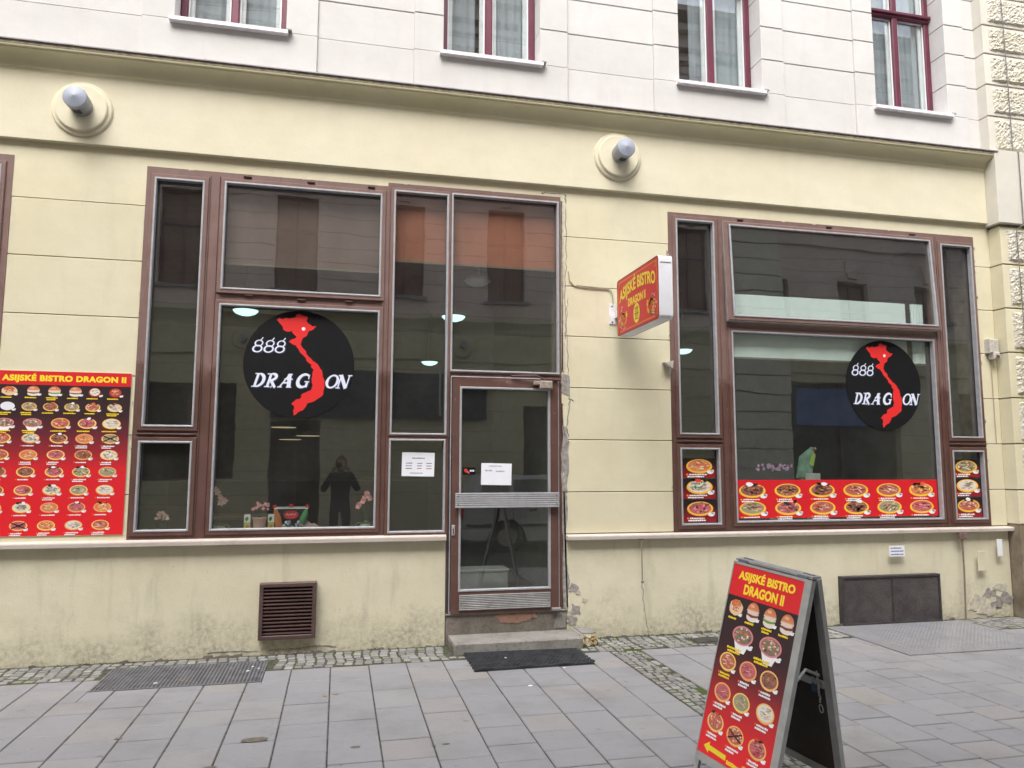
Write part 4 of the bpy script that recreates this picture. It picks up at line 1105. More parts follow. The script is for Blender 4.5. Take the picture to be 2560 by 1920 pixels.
def glyph(pr, ch, x0, w_, y0, h_, col, slant=.30):
    f = lambda u, v: (x0+u*w_+slant*v*h_, y0+v*h_)
    def S(pts, a, b=None):
        k_ = 1.0 if ch == '8' else 1.35; e_ = 0 if ch == '8' else .02
        g = lambda t: [v*k_+e_ for v in t] if isinstance(t, list) else t*k_+e_
        put_stroke(pr, f, pts, g(a), g(b) if b is not None else g(a), col); pr.lay += 1
    def serif(u, v, l=.16): S([(u-l, v), (u+l, v)], .045)
    L0 = pr.lay
    if ch == 'D': S([(.22, 0), (.22, 1)], .15); S(arcpts(.30, .5, .55, .48, -92, 92), [.05+.15*math.sin(math.pi*i/14) for i in range(15)]); serif(.2, .02, .24); serif(.16, .98, .22)
    if ch == 'R': S([(.24, 0), (.24, 1)], .15); S(arcpts(.32, .76, .45, .24, -95, 95), [.05+.13*math.sin(math.pi*i/14) for i in range(15)]); S([(.42, .5), (.62, .28), (.95, -.04)], .17, .12); serif(.22, .02, .24); serif(.14, .98, .22); S([(.62, .1), (.58, -.08)], .08, .02)
    if ch == 'A': S([(.02, .0), (.52, 1)], .07); S([(.50, 1), (.74, 0)], .20); S([(.22, .34), (.68, .34)], .07); serif(.04, .02, .18); serif(.74, .02, .2); S([(.2, .62), (.86, .62)], .05); S([(.40, .98), (.72, .98)], .06)
    if ch == 'G': S(arcpts(.55, .5, .45, .48, 48, 318, 22), [.06+.13*math.sin(math.pi*i/22) for i in range(23)]); S([(.86, .0), (.86, .42)], .13); serif(.82, .44, .2); S([(.84, .95), (.90, .62)], .08, .03)
    if ch == 'O': S(arcpts(.5, .5, .42, .47, 0, 360, 28), [.17-.09*abs(math.sin(2*math.pi*i/28)) for i in range(29)])
    if ch == 'N': S([(.14, 0), (.14, 1)], .07); S([(.10, 1), (.80, 0)], .18); S([(.82, 0), (.82, 1)], .07); serif(.14, .02, .18); serif(.08, .98, .18); serif(.86, .98, .18)
    if ch == '8': S(arcpts(.5, .26, .40, .25, 0, 360, 24), [.19-.09*abs(math.sin(2*math.pi*i/24)) for i in range(25)]); S(arcpts(.53, .70, .34, .23, 0, 360, 22), [.15-.07*abs(math.sin(2*math.pi*i/22)) for i in range(23)]); S([(.62, .92), (.72, 1.04), (.80, 1.16)], .08, .10)
    pr.lay = L0
def disc(cx, cz, rx, rz, label, y):
    t = empty('window_sticker', (cx, y, cz), label, 'sticker', 'round black logo stickers')
    pbuild(MB().prism([(cx+rx*math.cos(R(a)), cz+rz*math.sin(R(a))) for a in range(0, 360, 4)], y, y+.0015), 'disc', simple('black_vinyl', (.010, .010, .011), .6, var=.1, bump=0, spec=.15), t)
    pr = Print((cx, y-.0003, cz), (rx, 0, 0), (0, 0, rz), (0, -1, 0))
    pr.lay += 1; rg = random.Random(2)
    pr.poly(jag(VN, rg), Lc(222, 42, 42)); pr.lay += 1
    pr.ell(.052, .665, .034, .034, WHT, 14); pr.lay += 1
    LW, SHc = Lc(222, 228, 245), Lc(26, 26, 60)
    for cc, o in ((SHc, .022), (LW, 0)):
        for i, x in enumerate((-.865, -.665, -.468)): glyph(pr, '8', x+o, .19, .205-o, .235, cc, .18); 
        pr.lay += 6
        for ch, x, w_, y0 in (('D', -.835, .20, -.432), ('R', -.615, .20, -.432), ('A', -.355, .23, -.432), ('G', -.075, .225, -.425)): glyph(pr, ch, x+o, w_, y0-o, .245, cc)
        for ch, x, w_, y0 in (('O', .455, .225, -.425), ('N', .67, .22, -.425)): glyph(pr, ch, x+o, w_, y0-o, .245, cc)
        pr.lay += 6
    pbuild(pr.m, 'logo_print', M_print, t)
disc(-.351, 2.396, .460, .466, 'round black sticker with red map and white lettering on the left shop window', .0335)
disc(5.458, 2.367, .442, .463, 'round black sticker with red map and white lettering on the right shop window', .0335)

# dish strip in the right window
t = empty('window_poster', (4.86, .03, 1.03), 'long red strip with two rows of six printed dishes along the right window', 'poster')
PX0, PX1, PZ0, PZ1 = 3.742, 6.030, 1.034, 1.402
pbuild(MB().box(PX0, PX1, .0335, .0355, PZ0, PZ1), 'film', simple('poster_film_red', Lc(205, 28, 36), .5, var=.03, bump=0), t)
pr = Print((PX0, .0330, PZ0), (1, 0, 0), (0, 0, 1), (0, -1, 0)); pr.rect(0, PX1-PX0, 0, PZ1-PZ0, Lc(208, 26, 36)); pr.lay += 1
rg_ = random.Random(77)
for r_ in range(2):
    for q in range(6):
        u = .175+q*.3835; v = (.265, .095)[r_]
        dish(pr, u, v, .285, rg_, tilt=.47, rim=Lc(244, 196, 62)); pr.lay += 10
        caption(pr, u-.02, v-.092, .22, .013, WHT, rg_, rg_.choice([1, 2, 2]), Lc(250, 150, 60)); pr.lay -= 10
pbuild(pr.m, 'printed_dishes', M_print, t)
SID = [('topmost', 'upper'), ('middle', 'middle'), ('lowest', 'lower')]
for xa, xb, side in ((3.172, 3.532, 'left'), (6.222, 6.570, 'right')):
    for k, (za, zb) in enumerate(((1.424, 1.608), (1.226, 1.412), (1.008, 1.216))):
        t = empty('dish_poster', ((xa+xb)/2, .03, za), f'{SID[k][0]} dark red dish poster in the narrow {side} pane of the right shopfront', 'poster', 'single dish posters in the narrow panes')
        pbuild(MB().box(xa, xb, .0335, .0355, za, zb), 'film', MATS['poster_film_red'], t)
        pr = Print((xa, .0330, za), (1, 0, 0), (0, 0, 1), (0, -1, 0)); hh = zb-za; ww = xb-xa
        grad_bg(pr, ww, hh, [(0, Lc(150, 20, 32)), (hh*.35, Lc(120, 24, 34)), (hh*.7, Lc(40, 20, 26)), (hh, Lc(30, 18, 22))]); pr.lay += 1
        dish(pr, ww*.53, hh*.60, .27, rg_, tilt=.5, rim=Lc(244, 190, 60)); pr.lay += 10
        caption(pr, ww*.45, hh*.13, .22, .014, WHT, rg_, 2, Lc(250, 150, 60))
        pbuild(pr.m, 'printed_dish', M_print, t)

# papers
def sheet(xa, xb, za, zb, y, label, cat='notice', rot=0, name='paper_notice'):
    t = empty(name, ((xa+xb)/2, y, za), label, cat)
    m = MB().box(xa, xb, y, y+.001, za, zb)
    M4 = Matrix.Translation(((xa+xb)/2, y, (za+zb)/2)) @ Matrix.Rotation(R(rot), 4, 'Y') @ Matrix.Translation((-(xa+xb)/2, -y, -(za+zb)/2))
    pbuild(m.xform(M4), 'sheet', M_paper, t)
    pr = Print(M4 @ Vector((xa, y-.0006, za)), M4.to_3x3() @ Vector((1, 0, 0)), M4.to_3x3() @ Vector((0, 0, 1)), (0, -1, 0)); return t, pr, xb-xa, zb-za
t, pr, w_, h_ = sheet(.537, .822, 1.440, 1.648, .034, 'white opening hours sheet with small printed rows beside the door', rot=.8)
rg_ = random.Random(5); GI = Lc(95, 100, 125)
caption(pr, w_*.52, h_*.74, w_*.42, .009, GI, rg_)
for r_, v in enumerate((.53, .42, .31)):
    for cu_, cw in ((.22, .2), (.55, .16), (.84, .18)): caption(pr, w_*cu_, h_*v, w_*cw, .008, GI if r_ < 2 else Lc(170, 90, 100), rg_)
caption(pr, w_*.5, h_*.12, w_*.5, .007, GI, rg_)
pr.rect(0, w_, h_, h_+.006, Lc(70, 70, 75)); pbuild(pr.m, 'printed_rows', M_print, t)
t, pr, w_, h_ = sheet(1.234, 1.510, 1.363, 1.555, -.0105, 'white handwritten paper note taped to the entrance door glass', rot=1.2)
def scribble(u0, u1, v, hh, n, seed):
    rg = random.Random(seed); P = []
    for i in range(n*6): P.append((u0+(u1-u0)*i/(n*6), v+hh*(.5+.5*math.sin(i*1.9+rg.uniform(-.6, .6)))*rg.uniform(.5, 1)))
    put_stroke(pr, lambda a, b: (a, b), P, .0035, .003, Lc(120, 125, 150))
scribble(w_*.24, w_*.68, h_*.84, .013, 7, 1); scribble(w_*.12, w_*.36, h_*.62, .018, 5, 2); scribble(w_*.48, w_*.78, h_*.60, .018, 5, 3)
pbuild(pr.m, 'handwriting', M_print, t)
t = empty('door_sticker', (1.125, -.01, 1.454), 'small black sticker with a red shape and white words on the door glass', 'sticker')
pbuild(MB().box(1.070, 1.182, -.0105, -.0092, 1.454, 1.518), 'film', MATS['black_vinyl'], t)
pr = Print((1.070, -.0108, 1.454), (1, 0, 0), (0, 0, 1), (0, -1, 0))
pr.ell(.026, .036, .018, .018, Lc(215, 60, 60), 9, 0, .25, random.Random(3)); pr.poly([(.03, .03), (.052, .008), (.06, .014), (.04, .04)], Lc(225, 110, 110)); pr.rect(.062, .078, .028, .042, WHT); pr.rect(.084, .100, .028, .042, WHT)
pbuild(pr.m, 'print', M_print, t)

# vent grille
t = empty('vent_grille', (-.376, -.08, .12), 'brown louvred vent grille low on the yellow plinth left of the steps', 'vent grille')
VX0, VX1, VZ0, VZ1 = -.600, -.152, .128, .575
M_vent = simple('brown_vent_paint', (.085, .050, .045), .45, var=.2, vscale=12)
pbuild(MB().ring(VX0, VX1, VZ0, VZ1, .032, -.075, .0, .004), 'vent_frame', M_vent, t)
pbuild(MB().box(VX0+.01, VX1-.01, -.020, -.003, VZ0+.01, VZ1-.01), 'vent_back', M_black, t)
ns = 13; sh = None
for i in range(ns):
    z0 = VZ0+.036+i*(VZ1-VZ0-.072)/ns; dz = (VZ1-VZ0-.072)/ns
    m = MB(); P = [(-.024, z0+dz*.95), (-.026, z0+dz*1.05), (-.066, z0+dz*.42), (-.066, z0+dz*.20), (-.062, z0+dz*.16)]
    m.prism(P, VX0+.033, VX1-.033, axis='x'); pbuild(m, 'slat', M_vent, t)

# cellar shutters
t = empty('cellar_grating', (5.36, -.02, 0), 'dark perforated two leaf cellar grating at the foot of the right wall', 'grating')
def perforated():
    m, nt, out = newmat('perforated_plate'); p = pos(nt)
    v = nt.nodes.new('ShaderNodeTexVoronoi'); v.inputs['Scale'].default_value = 70; nt.links.new(p, v.inputs['Vector'])
    d = ramp(nt, v.outputs['Distance'], .18, .34)
    c = mixc(nt, d, (.012, .012, .014), mixc(nt, ramp(nt, noise(nt, p, 5, 5), .35, .65), (.055, .046, .046), (.10, .088, .085)))
    finish(nt, out, c, .6, .2, d, .6, .004); return m
M_perf = perforated()
pbuild(MB().ring(4.795, 5.915, -.0, .465, .022, -.072, -.0, .003), 'grating_frame', M_darkmetal, t)
for a, b in ((4.818, 5.350), (5.362, 5.892)):
    lf = pbuild(MB().box(a, b, -.062, -.052, .012, .442, .002), 'leaf', M_perf, t)
pbuild(MB().box(5.348, 5.364, -.070, -.048, .012, .450), 'centre_post', M_darkmetal, t)
def plate(name, x0, x1, z0, z1, y, d, label, cat, mat, bev=.003): return tag(MB().box(x0, x1, y-d, y, z0, z1, bev).build(name, mat, None, origin=((x0+x1)/2, y, z0)), label, cat)
for q_ in range(70):
    gx = rng.uniform(-2.9, 6.8)
    if .9 < gx < 2.25 or 4.78 < gx < 5.93: continue
    ragged('splash_grime', [(gx-.05, .0), (gx+.05, .0), (gx+.03, rng.uniform(.006, .03)), (gx-.03, rng.uniform(.006, .025))], -.0495, M_step_dark, .0012+q_*.00001, .006, 4, seed=200+q_)
# small things on the right wall
t = empty('notice_plate', (5.46, -.05, .64), 'small white notice plate with blue print above the cellar grating', 'notice')
pbuild(MB().box(5.350, 5.528, -.056, -.0505, .645, .748, .002), 'plate', M_plastic_w, t)
pr = Print((5.350, -.0563, .645), (1, 0, 0), (0, 0, 1), (0, -1, 0)); rg_ = random.Random(8)
for v in (.075, .045, .014): caption(pr, .089, v, .15, .014, Lc(90, 110, 150), rg_)
pbuild(pr.m, 'print', M_print, t)
plate('cover_plate', 6.645, 6.708, .615, .790, -.05, .005, 'plain pale vertical plate on the yellow plinth at far right', 'plate', M_plastic_w)
plate('meter_door', 6.395, 6.495, .475, .675, -.05, .003, 'small plastered over meter door low on the right plinth', 'meter door', M_yellow_low)
t = empty('wall_pipe', (6.215, -.06, 0), 'thin rusty conduit with a junction box running down the right plinth', 'conduit')
pbuild(MB().box(6.165, 6.25, -.085, -.051, .80, .865, .004), 'junction_box', simple('rusty_box', (.16, .10, .09), .7, var=.4, vscale=30), t)
pbuild(MB().tube([(6.21, -.062, .80), (6.212, -.062, .5), (6.205, -.062, .25), (6.195, -.062, .0)], .0085, 8), 'conduit', simple('rusty_conduit', (.20, .15, .11), .7, var=.3, vscale=30), t)
t = empty('wall_pipe', (2.745, -.06, .48), 'short thin conduit with a knob end under the ledge beside the steps', 'conduit')
m = MB(); m.tube([(2.725, -.056, .865), (2.726, -.056, .49)], .005, 8); m.ball((2.727, -.058, .485), .014, seg=10, rings=6); pbuild(m, 'conduit', MATS['rusty_conduit'], t)
pbuild(MB().tube([(2.70, -.054, .870), (2.755, -.054, .872)], .008, 6), 'clip', M_hinge, t)
t = empty('alarm_box', (6.78, -.02, 2.67), 'small weathered grey alarm box on the wall right of the right shopfront', 'alarm box')
pbuild(MB().box(6.70, 6.815, -.075, -.0, 2.735, 2.885, .008), 'housing', M_boxgrey, t)
pbuild(MB().box(6.735, 6.812, -.088, -.01, 2.672, 2.745, .008), 'sounder', M_boxgrey, t)
pbuild(MB().box(6.755, 6.795, -.092, -.0885, 2.685, 2.71), 'grille', M_hinge, t)
pbuild(MB().tube([(6.76, -.012, 2.67), (6.765, -.01, 1.78)], .004), 'wire', M_cable, t)
t = empty('spotlight', (3.05, -.03, 2.40), 'small beige angled bracket light beside the right shopfront frame', 'wall light')
m = MB(); m.add([(2.975, -.09, 2.507), (3.062, -.09, 2.527), (3.062, -.003, 2.530), (2.985, -.003, 2.52), (3.058, -.085, 2.455), (3.062, -.003, 2.45)], [(0, 1, 2, 3), (0, 4, 1), (0, 3, 5, 4), (3, 2, 5), (1, 4, 5, 2)]); pbuild(m, 'shade', M_boxgrey, t)
m = MB(); m.tube([(3.055, -.03, 2.46), (3.052, -.02, 2.41)], .012, 8); pbuild(m, 'stem', M_boxgrey, t)
# loose bits at the steps
t = empty('stone_block', (2.14, -.15, 0), 'small pale broken stone block with rough yellow front beside the lower step', 'stone')
rg_ = random.Random(4); V = []
P = [(2.072, -.285), (2.15, -.292), (2.205, -.262), (2.212, -.02), (2.075, -.015)]
m = MB(); m.prism([(x+rg_.uniform(-.004, .004), y) for x, y in P], .0, .098, axis='z'); pbuild(m, 'block', M_right, t)
m = MB(); m.prism([(x, y) for x, y in P], .0985, .108, axis='z'); pbuild(m, 'capping', M_step, t)
m = MB()
for q in range(60): m.ball((rg_.uniform(2.08, 2.20), -.288+rg_.uniform(-.003, .006), rg_.uniform(.01, .09)), rg_.uniform(.006, .014), seg=6, rings=4)
pbuild(m, 'rough_front', simple('ochre_render', (.42, .32, .15), .95, var=.4, vscale=60), t)
plate('stone_chip', 2.222, 2.262, .0, .028, -.24, .04, 'small dark stone chip lying beside the broken block', 'stone', M_mortar)

# doormat
t = empty('doormat', (1.51, -.62, 0), 'black rubber ring doormat on the paving in front of the steps', 'doormat')
rg_ = random.Random(6); m = MB(); nx, ny = 26, 14
mat_c = [(1.035, -.355), (1.985, -.395), (1.985, -.865), (1.035, -.885)]
def mp(u, v):
    x = mat_c[3][0]+(mat_c[2][0]-mat_c[3][0])*u; ya = mat_c[3][1]+(mat_c[2][1]-mat_c[3][1])*u; yb = mat_c[0][1]+(mat_c[1][1]-mat_c[0][1])*u
    return x, ya+(yb-ya)*v
wv = lambda u, v: .004+.010*max(0, math.sin(u*19))*(1-v)**4+.014*max(0, (u-.94)/.06)*(1-v)
for j in range(ny):
    for i in range(nx+1):
        for k in range(1):
            u0, v0 = (i+(j % 2)*.5)/(nx+1), (j+.5)/ny; x, y = mp(min(u0+.008, .995), v0); z = wv(u0, v0)
            r_ = .0155; o = len(m.v); n = 8
            V = [(x+r_*math.cos(R(a*45)), y+r_*.95*math.sin(R(a*45)), z+.012) for a in range(n)] + [(x+r_*.6*math.cos(R(a*45)), y+r_*.55*math.sin(R(a*45)), z+.012) for a in range(n)] + [(x+r_*math.cos(R(a*45)), y+r_*.95*math.sin(R(a*45)), z-.004) for a in range(n)]
            F = [(a, (a+1) % n, (a+1) % n+n, a+n) for a in range(n)] + [(a+2*n, (a+1) % n+2*n, (a+1) % n, a) for a in range(n)]
            m.add(V, F)
tag(pbuild(m, 'rubber_rings', simple('worn_rubber', (.055, .058, .066), .6, var=.4, vscale=12), t), kind='stuff')
m = MB(); n = 24
for i in range(n):
    a, b = i/n, (i+1)/n
    for v0, v1 in ((0, .03), (.97, 1.)):
        q = [(*mp(a, v0), wv(a, v0)+.013), (*mp(b, v0), wv(b, v0)+.013), (*mp(b, v1), wv(b, v1)+.013), (*mp(a, v1), wv(a, v1)+.013)]
        m.add(q+[(x, y, z-.013) for x, y, z in q], [(0, 1, 2, 3), (0, 4, 5, 1), (2, 6, 7, 3)])
tag(pbuild(m, 'mat_border', M_black, t), kind='stuff')
pbuild(MB().prism([mp(0, 0), mp(1, 0), mp(1, 1), mp(0, 1)], .001, .005, axis='z'), 'mat_base', M_black, t)
# pavement grating on the left
t = empty('pavement_grating', (-1.06, -.52, 0), 'flat galvanised mesh grating set in the pavement below the plinth', 'grating')
gx0, gx1, gy0, gy1 = -1.620, -.500, -.805, -.225
m = MB(); m.box(gx0, gx1, gy0, gy0+.012, -.012, .004); m.box(gx0, gx1, gy1-.012, gy1, -.012, .004); m.box(gx0, gx0+.012, gy0+.012, gy1-.012, -.012, .004); m.box(gx1-.012, gx1, gy0+.012, gy1-.012, -.012, .004); pbuild(m, 'grating_frame', M_grate, t)
m = MB(); x = gx0+.03
while x < gx1-.02: m.box(x-.0045, x+.0045, gy0+.012, gy1-.012, -.0040, .0035); x += .026
tag(pbuild(m, 'bearing_bars', M_grate, t), kind='stuff')
m = MB(); y = gy0+.03
while y < gy1-.015: m.box(gx0+.012, gx1-.012, y-.0025, y+.0025, -.0040, .0022); y += .026
tag(pbuild(m, 'cross_bars', M_grate, t), kind='stuff')
pbuild(MB().box(gx0, gx1, gy0, gy1, -.0058, -.0045), 'pit', simple('grating_pit', (.07, .07, .075), .8), t)
# chequer-plate hatch on the right
t = empty('pavement_hatch', (5.36, -.6, 0), 'grey chequer plate hatch cover in the pavement below the cellar grating', 'hatch')
m = MB(); hx0, hx1, hy0, hy1 = 4.595, 6.13, -1.155, -.065
pbuild(MB().box(hx0, 5.36, hy0, hy1, -.02, .003), 'cover', M_hatch, t); pbuild(MB().box(5.364, hx1, hy0, hy1, -.02, .003), 'cover', M_hatch, t)
m = MB(); i = 0; y = hy0+.02
while y < hy1-.015:
    x = hx0+.02+(i % 2)*.02; k = 0
    while x < hx1-.015:
        a = .78 if (k+i) % 2 else -.78; dx, dy = .011*math.cos(a), .011*math.sin(a); nx_, ny_ = -.0035*math.sin(a), .0035*math.cos(a)
        m.add([(x-dx, y-dy, .0032), (x+nx_, y+ny_, .0032), (x+dx, y+dy, .0032), (x-nx_, y-ny_, .0032), (x, y, .0060)], [(0, 3, 4), (3, 2, 4), (2, 1, 4), (1, 0, 4)])
        x += .04; k += 1
    y += .02; i += 1
tag(pbuild(m, 'tread_pattern', M_hatch, t), kind='stuff')
plate('access_cover', 3.10, 3.32, -.012, .004, -.24, .13, 'small dark access cover in the pavement behind the folding board', 'access cover', M_darkmetal)
# litter: leaves, paper scraps, gum spots as thin pieces
rg_ = random.Random(12); lit = [(-.05, -1.25, 'brown'), (-.60, -.38, 'white'), (-.55, -.44, 'white'), (-1.05, -.66, 'brown'), (-1.22, -.69, 'white'), (1.33, -.60, 'white'), (1.72, -.92, 'white'), (4.9, -1.9, 'brown'), (.02, -1.22, 'brown'), (1.35, -1.32, 'white'), (-.75, -.42, 'dark'), (3.0, -1.0, 'dark'), (.35, -1.1, 'dark'), (-.62, -.50, 'white')]
LL_ = {(-.05, -1.25): 'brown leaf scrap on the slabs below the plinth, leftmost of a touching pair', (-.60, -.38): 'white scrap at the right end of the left pavement grating', (-.55, -.44): 'white scrap nearest the right corner of the left pavement grating',
       (-1.05, -.66): 'brown leaf scrap on the middle of the left pavement grating', (-1.22, -.69): 'white scrap on the front left part of the left pavement grating', (1.33, -.60): 'white scrap of paper lying on the black doormat', (1.72, -.92): 'white scrap on the slabs just in front of the doormat',
       (4.9, -1.9): 'brown leaf scrap on the slabs at the far right', (.02, -1.22): 'brown leaf scrap on the slabs below the plinth, rightmost of a touching pair', (1.35, -1.32): 'white scrap on the slabs well in front of the doormat', (-.75, -.42): 'dark bit of grit lying on the left pavement grating',
       (3.0, -1.0): 'dark bit of grit on the slabs right of the cobble strip', (.35, -1.1): 'dark bit of grit on the slabs left of the doormat', (-.62, -.50): 'white scrap in the middle of the right part of the left grating'}
LM = {'brown': simple('dead_leaf', (.35, .22, .10), .8), 'white': M_paper, 'dark': M_mortar}
for x, y, kd in lit:
    z = .020 if (1.03 < x < 1.98 and -.88 < y < -.36) else .004
    s_ = rg_.uniform(.010, .020); P = [(x+s_*rg_.uniform(.6, 1.2)*math.cos(R(a)), y+s_*rg_.uniform(.5, 1)*math.sin(R(a))) for a in range(0, 360, 60)]
    o = MB().prism(P, z, z+.0015, axis='z').build({'brown': 'dead_leaf', 'white': 'paper_scrap', 'dark': 'gravel_piece'}[kd], LM[kd], None, origin=(x, y, z))
    tag(o, LL_[(x, y)], {'brown': 'leaf', 'white': 'litter', 'dark': 'grit'}[kd], {'brown': 'leaf scraps', 'white': 'white litter scraps', 'dark': 'bits of grit'}[kd])
# dark wet stain on the slabs near the bottom left
def stain(cx, cy, rx, ry, seed, mat):
    rg = random.Random(seed); P = [(cx+rx*rg.uniform(.75, 1.1)*math.cos(R(a)), cy+ry*rg.uniform(.75, 1.1)*math.sin(R(a))) for a in range(0, 360, 18)]
    pbuild(MB().prism(P, .0024, .0030, axis='z'), 'stain', mat, pavement)
M_stain = simple('wet_stain', (.135, .115, .095), .5, var=.3, vscale=40)
stain(-.42, -1.985, .075, .045, 1, M_stain); stain(-1.17, -1.80, .022, .016, 2, M_stain); stain(.13, -2.22, .03, .018, 3, M_stain); stain(.62, -2.28, .022, .012, 4, M_stain); stain(.55, -2.29, .014, .010, 5, M_stain)
stain(-.60, -2.34, .035, .015, 7, M_stain)

# ================================================================== A-BOARD
AO = Vector((2.01242, -3.0, 1.03829)); WD = Vector((.26215, -.96190, -.07760)).normalized()
HD = Vector((-.24637, .01104, -.96911)); HD = (HD - WD*HD.dot(WD)).normalized(); ND = WD.cross(HD).normalized()
hN = Vector((-WD.y, WD.x, 0)).normalized()
A = empty('folding_board', (2.1, -3.2, 0), 'red folding pavement board with printed burgers and noodle dishes on an aluminium frame', 'pavement board')
def obox(O, a, b, c, u0, u1, v0, v1, n0, n1, m=None):
    m = m or MB(); o = len(m.v)
    V = [O+a*u+b*v+c*n for n in (n0, n1) for v in (v0, v1) for u in (u0, u1)]
    m.add(V, [(0, 1, 3, 2), (4, 6, 7, 5), (0, 4, 5, 1), (2, 3, 7, 6), (0, 2, 6, 4), (1, 5, 7, 3)]); return m
PWd, PHt = .4473, .9362
BU = PWd+.012
def board_panel(O, b, c, front):
    """one leaf: stiles that run down as legs, rails, backing; c points into the board's inside"""
    legs = []
    for u0, u1 in ((-.005, .001), (PWd+.0, PWd+.040)):
        for_v = lambda u: (O.z+WD.z*u)/(-b.z)-.002
        vmax = for_v((u0+u1)/2)
        w0 = -.013
        pbuild(obox(O, WD, b, c, u0, u1, w0, .975, -.003, .024), 'stile', M_boardalu, A)
        lu0, lu1 = (u0, u0+.026) if u0 < 0 else (u0+.010, u1-.004)
        pbuild(obox(O, WD, b, c, lu0, lu1, .976, vmax, .004, .022), 'leg', M_boardalu, A)
    pbuild(obox(O, WD, b, c, .0025, PWd-.0005, -.013, -.0005, -.003, .024), 'rail', M_boardalu, A)
    pbuild(obox(O, WD, b, c, .0025, PWd-.0005, PHt+.001, .975, -.003, .024), 'rail', M_boardalu, A)
    pbuild(obox(O, WD, b, c, .0025, PWd-.0005, .0, PHt, .004, .020), 'backing', M_boardback, A)
board_panel(AO, HD, ND, True)
a12 = R(12.2); dn = Vector((0, 0, -1)) - WD*(-WD.z); dn = dn.normalized()
hq = (hN - WD*hN.dot(WD)).normalized()
HD2 = (hq*math.sin(a12)+dn*math.cos(a12)).normalized(); N2 = WD.cross(HD2).normalized()
AO2 = AO + hN*.062 + Vector((0, 0, .004))
if N2.x > 0: N2 = -N2
board_panel(AO2, HD2, N2, False)
pbuild(obox(AO2, WD, HD2, N2, .0, PWd, .485, .520, .022, .034), 'cross_rail', M_boardalu, A)
hm = MB(); P0 = AO + HD*-.018 + ND*.01; P1 = AO2 + HD2*-.018 + N2*.01
for u in (.05, PWd-.02):
    q = P0+WD*u; hm.tube([q-WD*.03, q+WD*.03], .012, 8); q = P1+WD*u; hm.tube([q-WD*.03, q+WD*.03], .012, 8)
hm2 = obox(AO+HD*-.021, WD, hN, Vector((0, 0, 1)), .0, PWd+.03, .004, .066, -.004, .006)
pbuild(hm, 'hinge', simple('board_hinge', (.12, .13, .17), .4, .5), A); pbuild(hm2, 'top_strip', M_boardalu, A)
F1 = AO+WD*(PWd+.015)+HD*.47+ND*.024; F3 = AO2+WD*(PWd-.02)+HD2*.46+N2*.03; F2 = (F1+F3)/2+Vector((0, 0, .05))
sm = MB()
for a_, b_ in ((F1, F2), (F2, F3)): sm.tube([a_, b_], .0075, 6)
pbuild(sm, 'spreader', M_boardalu, A)
LK = AO2+WD*(PWd-.035)+HD2*.50+N2*.045
lk = empty('padlock', tuple(LK), 'small blue padlock hanging on a chain inside the folding board', 'padlock')
pbuild(obox(LK, WD, HD2, N2, -.014, .014, .0, .036, .0, .012), 'lock_body', M_bluelock, lk)
m = MB(); m.tube([LK+WD*-.009+N2*.006, LK+WD*-.009+HD2*-.025+N2*.006, LK+HD2*-.034+N2*.006, LK+WD*.009+HD2*-.025+N2*.006, LK+WD*.009+N2*.006], .003, 6); pbuild(m, 'shackle', M_silver, lk)
m = MB(); c0 = LK+WD*.022+HD2*-.06+N2*.004
for i in range(9):
    p = c0+HD2*(.017*i)+WD*.002*math.sin(i*2); d = WD if i % 2 else N2; L_ = [p+d*.0045*math.cos(R(t_))+HD2*.011*math.sin(R(t_)) for t_ in range(0, 361, 45)]
    m.tube(L_, .0016, 5)
pr_ = c0+HD2*.175; m.tube([pr_+WD*.011*math.cos(R(t_))+HD2*.020*math.sin(R(t_)) for t_ in range(0, 361, 30)], .002, 5)
tag(pbuild(m, 'chain', M_silver, None), 'thin steel chain with end ring dangling inside the folding board', 'chain')
# print of the board, v measured downwards from the top
pr = Print(AO - ND*.0005, WD, -HD, -ND); pr.e = .00014
T_ = lambda v: -v
for (v0, c0_), (v1, c1_) in zip([(.156, Lc(40, 26, 30)), (.40, Lc(52, 26, 32)), (.52, Lc(98, 30, 40)), (.66, Lc(176, 30, 40)), (.80, Lc(212, 28, 38))], [(.40, Lc(52, 26, 32)), (.52, Lc(98, 30, 40)), (.66, Lc(176, 30, 40)), (.80, Lc(212, 28, 38)), (PHt, Lc(222, 30, 40))]):
    pr.m.add([pr.P(0, -v1), pr.P(PWd, -v1), pr.P(PWd, -v0), pr.P(0, -v0)], [(0, 1, 2, 3)], [c1_, c1_, c0_, c0_])
pr.rect(0, PWd, -.156, 0, Lc(214, 28, 36)); pr.lay += 1
pr.text('ASIJSKÉ BISTRO', .045, PWd-.045, -.082, -.018, Lc(244, 214, 50), .045); pr.text('DRAGON II', .095, .350, -.139, -.088, Lc(244, 214, 50), .045); pr.lay += 1
rg_ = random.Random(31)
for (u, v), kd in zip([(.068, .213), (.180, .213), (.288, .214), (.393, .217)], ['wrap', 'burger', 'burger', 'burger']):
    dish(pr, u, -v, .088, rg_, kd, tilt=.86, top=Lc(110, 150, 60) if u == .288 else None); pr.lay += 9
    caption(pr, u-.005, -(v+.058), .066, .010, YEL, rg_, 2 if u == .288 else 1); pr.lay -= 9
for u, v in ((.146, .334), (.323, .338)):
    dish(pr, u, -v, .135, rg_, 'bowl', tilt=.82); pr.lay += 9; caption(pr, u-.03, -(v+.078), .11, .011, YEL, rg_, 2); pr.lay -= 9
